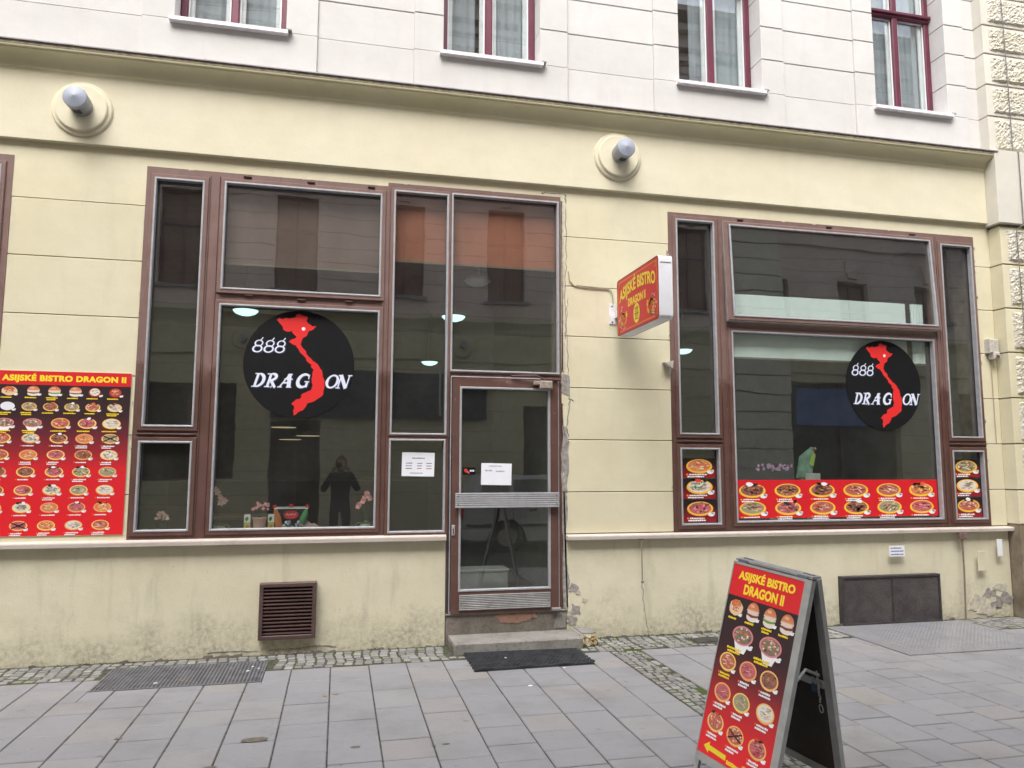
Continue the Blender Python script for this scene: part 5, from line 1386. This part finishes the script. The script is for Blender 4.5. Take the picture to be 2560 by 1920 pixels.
for L_, cc in (([(.084, .477), (.2195, .482), (.352, .485)], WHT), ([(.089, .625), (.2156, .634), (.365, .631)], WHT), ([(.082, .772), (.2177, .788), (.358, .795)], WHT)):
    for q, (u, v) in enumerate(L_):
        dish(pr, u, -v, .108, rg_, 'plate', tilt=.84, crossed=(u == .2177)); pr.lay += 11
        caption(pr, u-.004, -(v+.066), .088, .010, YEL if u == .084 else cc, rg_, 2, Lc(240, 100, 50)); pr.lay -= 11
au, av = .037, .897
pr.poly([(au, -av), (au+.038, -(av-.028)), (au+.036, -(av-.012)), (au+.150, -(av-.006)), (au+.150, -(av+.018)), (au+.036, -(av+.012)), (au+.036, -(av+.026))], Lc(226, 205, 40))
caption(pr, .24, -.925, .09, .018, YEL, rg_); pr.ell(.305, -.905, .016, .014, Lc(240, 150, 50), 10)
pbuild(pr.m, 'printed_menu', M_print, A)

# ================================================================== BEHIND THE GLASS
# blinds and panels
def blind(x0, x1, z0, z1, y, label, mat, cat='blind', name='roller_blind'):
    m = MB(); n = 24; V = []
    for i in range(n+1):
        xx = x0+(x1-x0)*i/n; V += [(xx, y+.004*math.sin(i*1.1), z0), (xx, y+.004*math.sin(i*1.1), z1), (xx, y+.012+.004*math.sin(i*1.1), z0), (xx, y+.012+.004*math.sin(i*1.1), z1)]
    for i in range(n):
        o = 4*i; m.add([V[o], V[o+4], V[o+5], V[o+1]], [(0, 1, 2, 3)]); m.add([V[o+2], V[o+6], V[o+7], V[o+3]], [(3, 2, 1, 0)]); m.add([V[o], V[o+4], V[o+6], V[o+2]], [(3, 2, 1, 0)])
    t = empty(name, ((x0+x1)/2, y, z0), label, cat); pbuild(m, 'fabric', mat, t, True)
    pbuild(MB().box(x0, x1, y-.004, y+.018, z0-.018, z0-.0005), 'bottom_bar', M_in_wall, t)
blind(.40, 1.97, 3.385, 4.15, .10, 'terracotta roller blind behind the panes above the entrance door', M_blind)
blind(-1.10, .345, 3.27, 4.15, .10, 'dull brown blind behind the upper left shop window pane', simple('brown_blind', (.15, .10, .095), .85, var=.12, vscale=4))
blind(3.68, 5.81, 2.615, 3.25, .085, 'pale frosted panel behind the open sash of the right shopfront', M_film, 'panel', 'frosted_panel')
blind(5.875, 6.03, 2.615, 3.25, .085, 'narrow frosted strip at the right end of the pale panel', M_film, 'panel', 'frosted_panel')
# ceiling lamps
LL = [((-1.09, 2.36, 3.30), 'lit pale dome ceiling lamp seen at the top of the left window', True), ((1.29, 2.15, 3.30), 'lit pale dome ceiling lamp seen above the entrance door', True),
      ((1.48, 6.2, 3.30), 'lit pale dome ceiling lamp deep inside behind the narrow pane', True), ((5.05, 3.8, 3.28), 'lit pale dome ceiling lamp behind the right shopfront', True), ((1.36, .95, 3.45), 'unlit white dome ceiling lamp just inside the entrance door', False)]
for (x, y, z), lab, on in LL:
    t = empty('ceiling_lamp', (x, y, z), lab, 'ceiling lamp', 'dome ceiling lamps inside')
    m = MB(); m.lathe([(.001, -.058), (.06, -.053), (.11, -.034), (.136, -.008), (.14, 0)], (x, y, z), 'z', 28, cap=False); pbuild(m, 'diffuser', M_lampglow if on else M_film, t, True)
    m = MB(); m.lathe([(.001, .001), (.15, .001), (.15, .02), (.10, .03), (.02, .035), (.02, ZC-z)], (x, y, z), 'z', 24); pbuild(m, 'lamp_base', M_in_wall, t, True)
for i, ((x, y, z), lab) in enumerate((((-.88, 6.0, 2.13), 'leftmost warm pendant lamp far inside the left window'), ((-.52, 6.6, 2.02), 'right hand warm pendant lamp far inside the left window'), ((-.86, 7.4, 1.98), 'lowest warm pendant lamp far inside the left window'))):
    t = empty('pendant_lamp', (x, y, z), lab, 'pendant lamp', 'warm pendant lamps inside')
    m = MB(); m.lathe([(.001, 0), (.19, 0), (.195, .006)], (x, y, z), 'z', 24, cap=False); pbuild(m, 'lamp_glow', M_warm, t)
    m = MB(); m.lathe([(.20, .007), (.17, .05), (.03, .09), (.006, .10), (.006, ZC-z)], (x, y, z), 'z', 24, cap=False); pbuild(m, 'lamp_shade', M_in_wall, t)
# counter, tables, chairs far inside: a serving counter and a few tables
t = empty('serving_counter', (0, 6.8, .24), 'dark serving counter at the back of the dining room', 'counter')
pbuild(MB().box(-2.8, 1.6, 7.2, 7.8, .241, 1.25), 'front', simple('counter_wood', (.10, .06, .04), .5), t); pbuild(MB().box(-2.85, 1.65, 7.1, 7.85, 1.2505, 1.29), 'counter_top', M_in_wall, t)
def table(x, y, lab):
    t = empty('dining_table', (x, y, .24), lab, 'table', 'dining tables inside')
    pbuild(MB().box(x-.4, x+.4, y-.35, y+.35, .96, .99, .004), 'table_top', simple('table_wood', (.18, .10, .06), .5) if 'table_wood' not in MATS else MATS['table_wood'], t)
    for sx_ in (-1, 1):
        for sy_ in (-1, 1): pbuild(MB().box(x+sx_*.35-.02, x+sx_*.35+.02, y+sy_*.3-.02, y+sy_*.3+.02, .241, .959), 'leg', M_darkmetal, t)
table(-1.0, 2.2, 'wooden dining table just inside the left shop window'); table(-2.2, 4.0, 'wooden dining table further back on the left inside'); table(4.3, 2.4, 'wooden dining table just inside the right shopfront'); table(5.7, 3.6, 'wooden dining table at the right wall inside')
# window display --------------------------------------------------
def petals(m, c, r, n, rg, col=None, sp=1.0):
    """a blossom: n cupped petals round c"""
    for i in range(n):
        a = 2*math.pi*i/n+rg.uniform(-.2, .2); d = Vector((math.cos(a), rg.uniform(-.5, .1), math.sin(a))); s = Vector((-d.z, 0, d.x)).normalized()
        c_ = Vector(c); m.add([c_, c_+d*r*.5+s*r*.42, c_+d*r, c_+d*r*.5-s*r*.42], [(0, 1, 2, 3)], col)
def leaf(m, p, d, L, w_, droop=.4):
    p = Vector(p); d = Vector(d).normalized(); s = d.cross(Vector((0, 0, 1))).normalized(); V = []
    for i in range(6):
        t_ = i/5; q = p+d*L*t_+Vector((0, 0, -droop*L*t_*t_)); ww = w_*math.sin(math.pi*(.08+.9*t_)); V += [q-s*ww, q+s*ww]
    m.add(V, [(2*i, 2*i+1, 2*i+3, 2*i+2) for i in range(5)])
def orchid(x, y, z, blooms, label, mat):
    rg = random.Random(int(x*100)+9); t = empty('orchid', (x, y, z), label, 'orchid')
    pbuild(MB().lathe([(.035, 0), (.048, .09), (.050, .10)], (x, y, z), 'z', 14), 'pot', M_plastic_w, t, True)
    m = MB(); m.tube([(x, y, z+.08), (x+.005, y, z+.2)]+[(bx, y-.01, bz) for bx, bz in blooms[::-1]], .0028, 5); pbuild(m, 'stem', M_green, t)
    m = MB()
    for k in range(5): a = k*1.3+.2; leaf(m, (x, y, z+.10), (math.cos(a), .4*math.sin(a), .5), rg.uniform(.09, .14), .022, .7)
    pbuild(m, 'leaf', M_green, t)
    for bx, bz in blooms:
        m = MB(); petals(m, (bx, y-.015, bz), rg.uniform(.026, .034), 5, rg); petals(m, (bx+.004, y-.022, bz), .016, 3, rg); pbuild(m, 'blossom', mat, t)
M_petal = simple('pale_pink_petal', (.80, .50, .46), .6, var=.15, vscale=40)
orchid(-1.0, .42, .905, [(-1.04, 1.31), (-1.02, 1.285), (-1.0, 1.25), (-.985, 1.225), (-.992, 1.20), (-.962, 1.215)], 'pale pink orchid at the left edge of the left shop window', M_petal)
orchid(.250, .42, .905, [(.255, 1.275), (.27, 1.245), (.285, 1.225), (.235, 1.235), (.225, 1.205), (.195, 1.18), (.185, 1.160)], 'pink orchid at the right edge of the left shop window', M_pink)
def potplant(x, y, z, n, mat, pmat, label, h=.17, w_=.055, sp=.07, fz=.09, cat='potted plant'):
    rg = random.Random(int(x*90)+5); t = empty('potted_plant', (x, y, z), label, cat)
    pbuild(MB().lathe([(w_*.72, 0), (w_, h*.9), (w_*1.1, h*.9), (w_*1.1, h)], (x, y, z), 'z', 18), 'pot', pmat, t, True)
    m = MB()
    for k in range(16): a = rg.uniform(0, 6.28); leaf(m, (x, y, z+h*.95), (math.cos(a), math.sin(a), 1.1), rg.uniform(.05, .10), .012, .5)
    pbuild(m, 'foliage', M_green, t)
    m = MB()
    for k in range(n): petals(m, (x+rg.uniform(-sp, sp), y-.02+rg.uniform(-.03, .03), z+h+fz+rg.uniform(-.025, .03)), rg.uniform(.012, .020), 5, rg)
    pbuild(m, 'blossoms', mat, t)
potplant(-.667, .42, .905, 16, M_pink, M_pot, 'pink flowers in a pink pot in the left shop window')
potplant(-1.452, .42, .905, 22, M_petal, M_clear, 'pale pink flowers in a clear pot behind the small lower left pane', sp=.05, fz=.05, h=.14)
potplant(4.40, .44, .905, 46, M_purple, M_plastic_w, 'purple flowering plant above the red strip in the right window', h=.30, sp=.19, fz=.30)
for xx, zb, lab, mt in ((-.772, 1.098, 'small pale card with a green sprig in the left shop window', M_paper), (-.572, 1.098, 'small white and yellow card beside the bottle bucket', M_paper)):
    t = empty('picture_card', (xx, .43, .905), lab, 'card'); pbuild(MB().box(xx-.026, xx+.026, .43, .436, .905, zb), 'card', mt, t)
    pr = Print((xx-.026, .4295, .905), (1, 0, 0), (0, 0, 1), (0, -1, 0)); pr.rect(0, .052, 0, .125, Lc(205, 190, 110)); pr.lay += 1; pr.ell(.022, .155, .012, .02, Lc(60, 130, 60), 8, 0, .2, random.Random(2)); pr.ell(.03, .09, .014, .014, Lc(190, 140, 60), 8)
    pbuild(pr.m, 'print', M_print, t)
# clear bucket with bottles
t = empty('ice_bucket', (-.40, .46, .905), 'clear plastic bucket with a red oval logo holding soft drink bottles', 'bucket')
def quadring(pts):
    return pts
m = MB(); bz0, bz1 = .906, 1.148
bt = [(-.495, .40), (-.310, .40), (-.310, .53), (-.495, .53)]; tp = [(-.535, .37), (-.262, .37), (-.262, .56), (-.535, .56)]
V = [(x, y, bz0) for x, y in bt]+[(x, y, bz1) for x, y in tp]; m.add(V, [(0, 1, 5, 4), (1, 2, 6, 5), (2, 3, 7, 6), (3, 0, 4, 7), (3, 2, 1, 0)]); pbuild(m, 'bucket_wall', M_clear, t)
m = MB(); m.tube([(x, y, bz1) for x, y in tp]+[(*tp[0], bz1)], .004, 6); pbuild(m, 'bucket_rim', M_plastic_w, t)
m = MB()
for q in range(50): m.ball((rng.uniform(-.48, -.325), rng.uniform(.415, .515), rng.uniform(.915, 1.025)), rng.uniform(.010, .017), seg=5, rings=3)
tag(pbuild(m, 'ice_cubes', M_film, t), kind='stuff')
pr = Print((-.400, .380, 1.095), (1, 0, 0), (0, .12, .99), (0, -1, .1)); pr.ell(0, 0, .062, .036, Lc(214, 36, 40), 28); pr.lay += 1
put_stroke(pr, lambda a, b: (a, b), [(-.042, -.004), (-.030, .012), (-.022, -.008), (-.010, .006), (0, -.006), (.012, .010), (.022, -.004), (.042, .008)], .006, .004, WHT)
pbuild(pr.m, 'logo', M_print, t)
for xb, zt, ln, mt, lab in ((-.542, 1.18, -.055, M_orange, 'orange drink bottle with red cap leaning left in the bucket'), (-.405, 1.20, .0, M_clear, 'clear bottle with red cap upright in the bucket'), (-.268, 1.17, .055, M_greenbottle, 'green bottle with red cap leaning right in the bucket')):
    t = empty('drink_bottle', (xb-ln, .455, .93), lab, 'bottle', 'bottles in the bucket')
    o = MB(); o.lathe([(.001, 0), (.030, .004), (.031, .13), (.026, .165), (.013, .205), (.012, .222)], (0, 0, 0), 'z', 16)
    an = math.atan2(ln, .24); M4 = Matrix.Translation((xb-ln*1.0, .455, .935)) @ Matrix.Rotation(an*1.1, 4, 'Y')
    pbuild(o.xform(M4), 'bottle', mt, t, True)
    o = MB(); o.lathe([(.016, .222), (.016, .246), (.001, .247)], (0, 0, 0), 'z', 14); pbuild(o.xform(M4), 'cap', M_red, t)
m = MB(); n = 12; V = []
for j in range(7):
    for i in range(n+1):
        u = i/n; xx = -.32+.30*u; hh = .155*(1-u)**.8*(1-abs(j/6-.5)*.9)+.012*math.sin(i*2.1+j)
        V.append((xx, .40+.16*j/6, .906+max(.004, hh)))
m.add(V, [(j*(n+1)+i, j*(n+1)+i+1, (j+1)*(n+1)+i+1, (j+1)*(n+1)+i) for j in range(6) for i in range(n)])
tag(pbuild(m, 'cloth', M_cloth, None, True), 'crumpled mauve patterned cloth beside the bottle bucket in the window', 'cloth')
t = empty('green_toy', (4.79, .46, .905), 'green and orange toy standing in the right shop window', 'ornament')  # green and orange toy, a flat shape on a plain stand
m = MB(); m.add([(4.70, .46, 1.40), (4.86, .44, 1.41), (4.92, .46, 1.69), (4.88, .45, 1.72), (4.74, .44, 1.62)], [(0, 1, 2, 3, 4)]); m.add([(4.70, .48, 1.40), (4.86, .47, 1.41), (4.92, .475, 1.69), (4.88, .47, 1.72), (4.74, .47, 1.62)], [(4, 3, 2, 1, 0)]); pbuild(m, 'toy_body', simple('pale_green_toy', (.20, .34, .27), .5, var=.4, vscale=15), t)
m = MB(); m.add([(4.83, .435, 1.53), (4.88, .435, 1.52), (4.91, .435, 1.64), (4.87, .435, 1.67)], [(0, 1, 2, 3)]); pbuild(m, 'yellow_patch', simple('lime_toy', (.34, .48, .10), .5), t)
m = MB(); m.ball((4.905, .44, 1.70), .016, seg=8, rings=5); pbuild(m, 'orange_tip', M_orange, t)
pbuild(MB().box(4.72, 4.86, .43, .50, .905, 1.40), 'stand', M_in_wall, t)
t = empty('picture_card', (4.85, .40, .905), 'pale upright card above the red strip in the right window', 'card'); pbuild(MB().box(4.76, 4.93, .40, .406, .905, 1.45), 'card', simple('pale_card', (.45, .48, .45), .6), t)
t = empty('storage_box', (1.32, .75, .24), 'white low box on the floor just inside the entrance door', 'box')
pbuild(MB().box(1.06, 1.62, .60, .85, .241, .52, .01), 'box_body', simple('grey_box', (.36, .37, .37), .6), t); pbuild(MB().box(1.05, 1.63, .59, .86, .521, .545, .006), 'lid', MATS['grey_box'], t)

# ================================================================== ACROSS THE STREET (seen mirrored in the glass)
OY = -10.5
OB = empty('opposite_building', (3, OY, 0), 'olive and pink rendered building across the street mirrored in the shop windows', 'building')
ohol = [(-1.49, -.41, .02, 2.5), (4.2, 5.6, .02, 2.9), (-4.2, -2.2, 1.2, 3.3), (11.3, 14.6, .9, 3.7), (-9.5, -7.0, 1.2, 3.3), (16.5, 19, .9, 3.5), (5.9, 7.4, 1.3, 3.6)]
OW = []
x = -13.15
while x < 26: OW.append((x-.46, x+.46)); x += 2.42
wall_with_holes('ground_floor_wall', -30, 30, -.2, 4.55, OY-.4, OY, ohol, M_opp_wall, OB)
wall_with_holes('upper_wall', -30, 30, 4.55, 13.6, OY-.4, OY+.02, [(a, b, z, z+2.15) for a, b in OW for z in (5.45, 9.2)], M_opp_up, OB)
for a, b, c, d in ohol:
    w_ = pbuild(MB().box(a, b, OY-.35, OY-.30, c, d), 'shop_opening', M_opp_dark, OB)
    pbuild(MB().ring(a, b, c, d, .06, OY-.298, OY-.22), 'frame', M_brown, w_); pbuild(MB().box((a+b)/2-.03, (a+b)/2+.03, OY-.298, OY-.23, c+.06, d-.06), 'mullion', M_brown, w_)
for a, b in OW:
    for z in (5.45, 9.2):
        w_ = pbuild(MB().box(a+.01, b-.01, OY-.22, OY-.20, z, z+2.15), 'window', M_opp_shade, OB)
        pbuild(MB().ring(a, b, z, z+2.15, .06, OY-.198, OY-.14), 'frame', M_burg, w_); pbuild(MB().box((a+b)/2-.03, (a+b)/2+.03, OY-.198, OY-.15, z+.06, z+2.09), 'mullion', M_burg, w_)
        pbuild(MB().box(a, b, OY-.198, OY-.13, z+1.35, z+1.43), 'transom', M_burg, w_)
        pbuild(MB().box(a-.08, b+.08, OY+.021, OY+.14, z-.10, z-.02), 'sill', M_lead, w_)
gm = MB(); 
for k, z in enumerate([5.0+.36*i for i in range(22)]):
    xs = [-30]+[v for a, b in OW for v in (a-.02, b+.02)]+[30]
    for i in range(0, len(xs), 2):
        if any(c-.1 < z < c+2.25 for c in (5.45, 9.2)): gm.box(xs[i], xs[i+1], OY+.020, OY+.0225, z-.008, z+.008)
    if not any(c-.1 < z < c+2.25 for c in (5.45, 9.2)): gm.box(-30, 30, OY+.020, OY+.0225, z-.008, z+.008)
tag(pbuild(gm, 'wall_joints', M_joint, OB), kind='stuff')
gm = MB()
for z in (.9, 1.37, 1.84, 2.31, 2.78, 3.25, 3.72):
    xs = sorted([-30, 30]+[v for h_ in ohol if h_[2] < z < h_[3] for v in h_[:2]])
    for i in range(0, len(xs)-1, 2): gm.box(xs[i], xs[i+1], OY+.0005, OY+.003, z-.007, z+.007)
tag(pbuild(gm, 'wall_joints', M_joint, OB), kind='stuff')
cm = MB(); cm.prism([(OY+.021, 4.60), (OY+.06, 4.60), (OY+.10, 4.70), (OY+.2, 4.82), (OY+.24, 4.86), (OY+.24, 4.93), (OY+.021, 4.95)], -30, 30, axis='x'); pbuild(cm, 'cornice', M_opp_wall, OB)
pbuild(MB().box(-30, 30, OY+.002, OY+.05, 3.95, 4.58), 'fascia_band', M_opp_wall, OB)
for z, d in ((8.55, .12), (11.9, .10), (12.25, .16), (12.55, .3), (13.1, .25), (13.44, .5)): pbuild(MB().box(-30, 30, OY+.024, OY+d, z, z+.16), 'string_course', M_opp_up, OB)
for a, b in OW:
    for z in (7.68, 11.42): pbuild(MB().prism([((a+b)/2-.12, z), ((a+b)/2+.12, z), ((a+b)/2+.2, z+.5), ((a+b)/2-.2, z+.5)], OY+.024, OY+.10), 'keystone', M_opp_up, OB)
for xx in (-2.1, 2.75, 7.5):
    m = MB(); m.lathe([(.001, .06), (.22, .06), (.26, .0)], (xx, OY+.05, 4.27), 'y', 28); pbuild(m, 'medallion', M_opp_wall, OB); m = MB(); m.lathe([(.08, .06), (.08, .26)], (xx, OY+.05, 4.27), 'y', 16); pbuild(m, 'wall_lamp', M_lampgrey, OB)
for k in range(9):
    z = .1+k*.47; pbuild(MB().box(9.4, 11.25, OY+.003, OY+.16, z, z+.44, .0), 'stone_block', M_rough, OB)
for k in range(19):
    z = 4.98+k*.44; pbuild(MB().box(9.4, 11.25, OY+.024, OY+.16, z, z+.41, .0), 'stone_block', M_rough, OB)
pbuild(MB().box(11.4, 14.4, OY+.06, OY+.16, 2.6, 3.5), 'shop_sign', M_bluesign, OB)
pbuild(MB().box(-1.50, 3.3, OY+.06, OY+.14, 2.56, 3.62), 'shop_sign', simple('dark_blue_glass_sign', (.035, .045, .06), .3), OB)
for xx in (.85, 2.2): pbuild(MB().box(xx, xx+.04, OY+.141, OY+.16, 2.65, 3.72), 'sign_joint', M_boxgrey, OB)
# car parked over there, seen only as a reflection
CR = empty('parked_car', (4.3, -8.3, -.12), 'silver estate car parked at the opposite kerb, mirrored in the door glass', 'car')
zy = -.12
body = [(2.28, .42), (2.30, .30), (2.45, .24), (2.72, .24)] + [(3.12+.36*math.cos(R(a)), .30+.36*math.sin(R(a))) for a in range(170, 5, -15)] + [(3.52, .22), (5.32, .22)] + [(5.70+.36*math.cos(R(a)), .30+.36*math.sin(R(a))) for a in range(170, 5, -15)] + [(6.10, .24), (6.42, .28), (6.48, .45), (6.40, .68), (6.2, .78), (5.3, .92), (2.40, .96), (2.30, .80)]
m = MB(); m.prism([(x, z+zy) for x, z in body], -8.98, -7.40)
pbuild(m, 'car_body', M_carpaint, CR)
cab = [(2.40, .955), (2.62, 1.40), (2.75, 1.46), (4.35, 1.46), (4.55, 1.43), (5.32, .915)]
m = MB(); n = len(cab); V = [(x, -7.42-(z-.9)*.28, z+zy) for x, z in cab]+[(x, -8.96+(z-.9)*.28, z+zy) for x, z in cab]
m.add(V, [list(range(n))[::-1], list(range(n, 2*n))]+[(i, (i+1) % n, (i+1) % n+n, i+n) for i in range(n)]); pbuild(m, 'cabin', M_carpaint, CR)
for poly in ([(2.58, 1.0), (2.72, 1.36), (3.20, 1.38), (3.20, 1.0)], [(3.27, 1.0), (3.27, 1.38), (4.12, 1.38), (4.12, 1.0)], [(4.19, 1.0), (4.19, 1.38), (4.45, 1.36), (5.02, 1.0)]):
    m = MB(); V = [(x, -7.412-(z-.9)*.28, z+zy) for x, z in poly]; m.add(V+[(x, y-.01, z) for x, y, z in V], [(3, 2, 1, 0) if True else 0, (0, 1, 5, 4), (1, 2, 6, 5), (2, 3, 7, 6), (3, 0, 4, 7)]); pbuild(m, 'side_window', M_carglass, CR)
for xx in (3.12, 5.70):
    for yy in (-7.60, -8.96):
        m = MB(); m.lathe([(.02, 0), (.28, 0), (.31, .02), (.31, .17), (.28, .19), (.02, .19)], (xx, yy, .31+zy), 'y', 26); wh = pbuild(m, 'wheel', M_tyre, CR, True)
        m = MB(); m.lathe([(.02, .192), (.19, .192), (.20, .18)], (xx, yy, .31+zy), 'y', 18); pbuild(m, 'hub_cap', M_silver_d, wh)
pbuild(MB().box(2.27, 2.34, -7.75, -7.42, .66+zy, .86+zy, .01), 'tail_light', M_red, CR)
pbuild(MB().box(6.36, 6.44, -7.85, -7.45, .55+zy, .70+zy, .01), 'headlight', M_plastic_w, CR)
pbuild(MB().box(4.85, 5.0, -7.36, -7.26, .98+zy, 1.10+zy, .02), 'door_mirror', M_carpaint, CR)
pbuild(MB().box(2.35, 6.4, -7.398, -7.385, .52+zy, .57+zy), 'side_strip', M_black, CR)
for xx in (3.23, 4.155): pbuild(MB().box(xx-.004, xx+.004, -7.399, -7.397, .35+zy, .93+zy), 'door_gap', M_black, CR)
for xx in (3.55, 4.45): pbuild(MB().box(xx, xx+.14, -7.394, -7.38, .80+zy, .83+zy), 'door_handle', M_black, CR)

# the photographer, standing in the road behind the camera
def skin_mesh(name, pts, edges, radii, mat, parent, root=0, sub=1):
    off = Vector(parent.location) if parent else Vector((0, 0, 0))
    me = bpy.data.meshes.new(name); me.from_pydata([tuple(Vector(p)-off) for p in pts], edges, []); me.materials.append(mat)
    o = bpy.data.objects.new(name, me); COL.objects.link(o); o.parent = parent
    sk = o.modifiers.new('skin', 'SKIN'); sk.use_smooth_shade = True
    for i, v in enumerate(me.skin_vertices[0].data):
        r_ = radii[i]; v.radius = (r_, r_) if not isinstance(r_, tuple) else r_; v.use_root = (i == root)
    s_ = o.modifiers.new('sub', 'SUBSURF'); s_.levels = sub; s_.render_levels = sub
    bpy.context.view_layer.update(); dg = bpy.context.evaluated_depsgraph_get()
    m2 = bpy.data.meshes.new_from_object(o.evaluated_get(dg)); o.modifiers.clear(); o.data = m2
    if not m2.materials: m2.materials.append(mat)
    return o
PX, PY, G = .04, -6.92, -.12
PS = empty('person', (PX, PY, G), 'person in a dark coat holding a camera up with both hands, mirrored in the window', 'person')
def q(x, y, z): return (PX+x, PY+y, G+z)
pts = [q(0, 0, .95), q(0, 0, 1.12), q(0, 0, 1.32), q(0, .01, 1.46), q(0, .03, 1.54),
       q(.17, .01, 1.43), q(.31, .06, 1.22), q(.15, .20, 1.52), q(-.17, .01, 1.43), q(-.31, .06, 1.22), q(-.15, .20, 1.52),
       q(.10, 0, .90), q(.11, .02, .50), q(.11, -.01, .09), q(.12, .13, .05), q(-.10, 0, .90), q(-.11, .02, .50), q(-.11, -.01, .09), q(-.12, .13, .05)]
ed = [(0, 1), (1, 2), (2, 3), (3, 4), (3, 5), (5, 6), (6, 7), (3, 8), (8, 9), (9, 10), (0, 11), (11, 12), (12, 13), (13, 14), (0, 15), (15, 16), (16, 17), (17, 18)]
rad = [(.17, .13), (.16, .12), (.19, .13), (.13, .10), (.06, .06), (.085, .08), (.062, .06), (.045, .04), (.085, .08), (.062, .06), (.045, .04), (.10, .10), (.07, .07), (.05, .05), (.045, .03), (.10, .10), (.07, .07), (.05, .05), (.045, .03)]
skin_mesh('body', pts, ed, rad, M_darkcloth, PS, 0, 2)
m = MB(); m.ball(q(0, .06, 1.655), .105, .80, .95, 1.18, 20, 14); m.ball(q(0, .165, 1.64), .018, .8, 1.1, 1.2, 10, 6)
for s_ in (-1, 1): m.ball(q(s_*.083, .05, 1.65), .022, .4, .8, 1.3, 8, 6)
pbuild(m, 'head', M_skin, PS, True)
m = MB(); m.tube([q(0, .02, 1.50), q(0, .04, 1.60)], [.062, .055], 12); pbuild(m, 'neck', M_skin, PS, True)
m = MB(); m.ball(q(0, .045, 1.685), .112, .84, .98, 1.12, 20, 12)
hair = MB(); hair.f = []; hair.v = list(m.v)
for f in m.f:
    c = sum((Vector(m.v[i]) for i in f), Vector())/len(f)
    if c.y < PY+.11 or c.z > G+1.735: hair.f.append(f); hair.mi.append(0); hair.c.append(None)
pbuild(hair, 'hair', M_hair, PS, True)
for s_ in (-1, 1):
    pbuild(MB().ball(q(s_*.034, .150, 1.665), .011, 1, .6, .7, 8, 6), 'eye', M_paper, PS, True)
pbuild(MB().ball(q(0, .150, 1.600), .02, 1.1, .4, .35, 10, 6), 'mouth', M_pink, PS, True)
for s_ in (-1, 1):
    H0 = Vector(q(s_*.145, .215, 1.535)); pts = [H0, H0+Vector((-s_*.015, .02, .05)), H0+Vector((-s_*.025, .03, .085))]; ed = [(0, 1), (1, 2)]; rd = [.028, (.036, .020), (.034, .017)]
    for k in range(4):
        b0 = H0+Vector((-s_*.020, .045-.016*k+.01, .088-.010*k)); i0 = len(pts)
        pts += [b0, b0+Vector((-s_*.030, .004, .014)), b0+Vector((-s_*(.052-.004*k), -.002, .004))]; ed += [(2, i0), (i0, i0+1), (i0+1, i0+2)]; rd += [.010, .009, .0075]
    i0 = len(pts); tb = H0+Vector((-s_*.02, -.01, .035)); pts += [tb, tb+Vector((-s_*.03, -.006, .012)), tb+Vector((-s_*.052, .0, .020))]; ed += [(1, i0), (i0, i0+1), (i0+1, i0+2)]; rd += [.013, .011, .009]
    skin_mesh('hand', pts, ed, rd, M_skin, PS, 0, 1)
CMx, CMz = 0.0, 1.541
t = empty('camera_device', (0, -6.69, 1.50), 'small black compact camera held up by the photographer', 'camera')
pbuild(MB().box(-.055, .055, -6.705, -6.675, 1.505, 1.575, .004), 'camera_body', M_black, t)
pbuild(MB().lathe([(.026, 0), (.026, .035), (.020, .040), (.001, .036)], (0, -6.675, 1.541), 'y', 20), 'lens', M_darkmetal, t, True)

# the window display stands close behind the glass
for o in list(COL.objects):
    if o.parent is None and o.get('category') in ('orchid', 'potted plant', 'card', 'bucket', 'bottle', 'cloth', 'ornament') and .3 < (o.location.y if o.get('category') != 'cloth' else .4) < .6:
        o.location.x *= .976; o.location.y -= .165; o.location.z = 1.541+(o.location.z-1.541)*.976 if o.location.z > .1 else .015
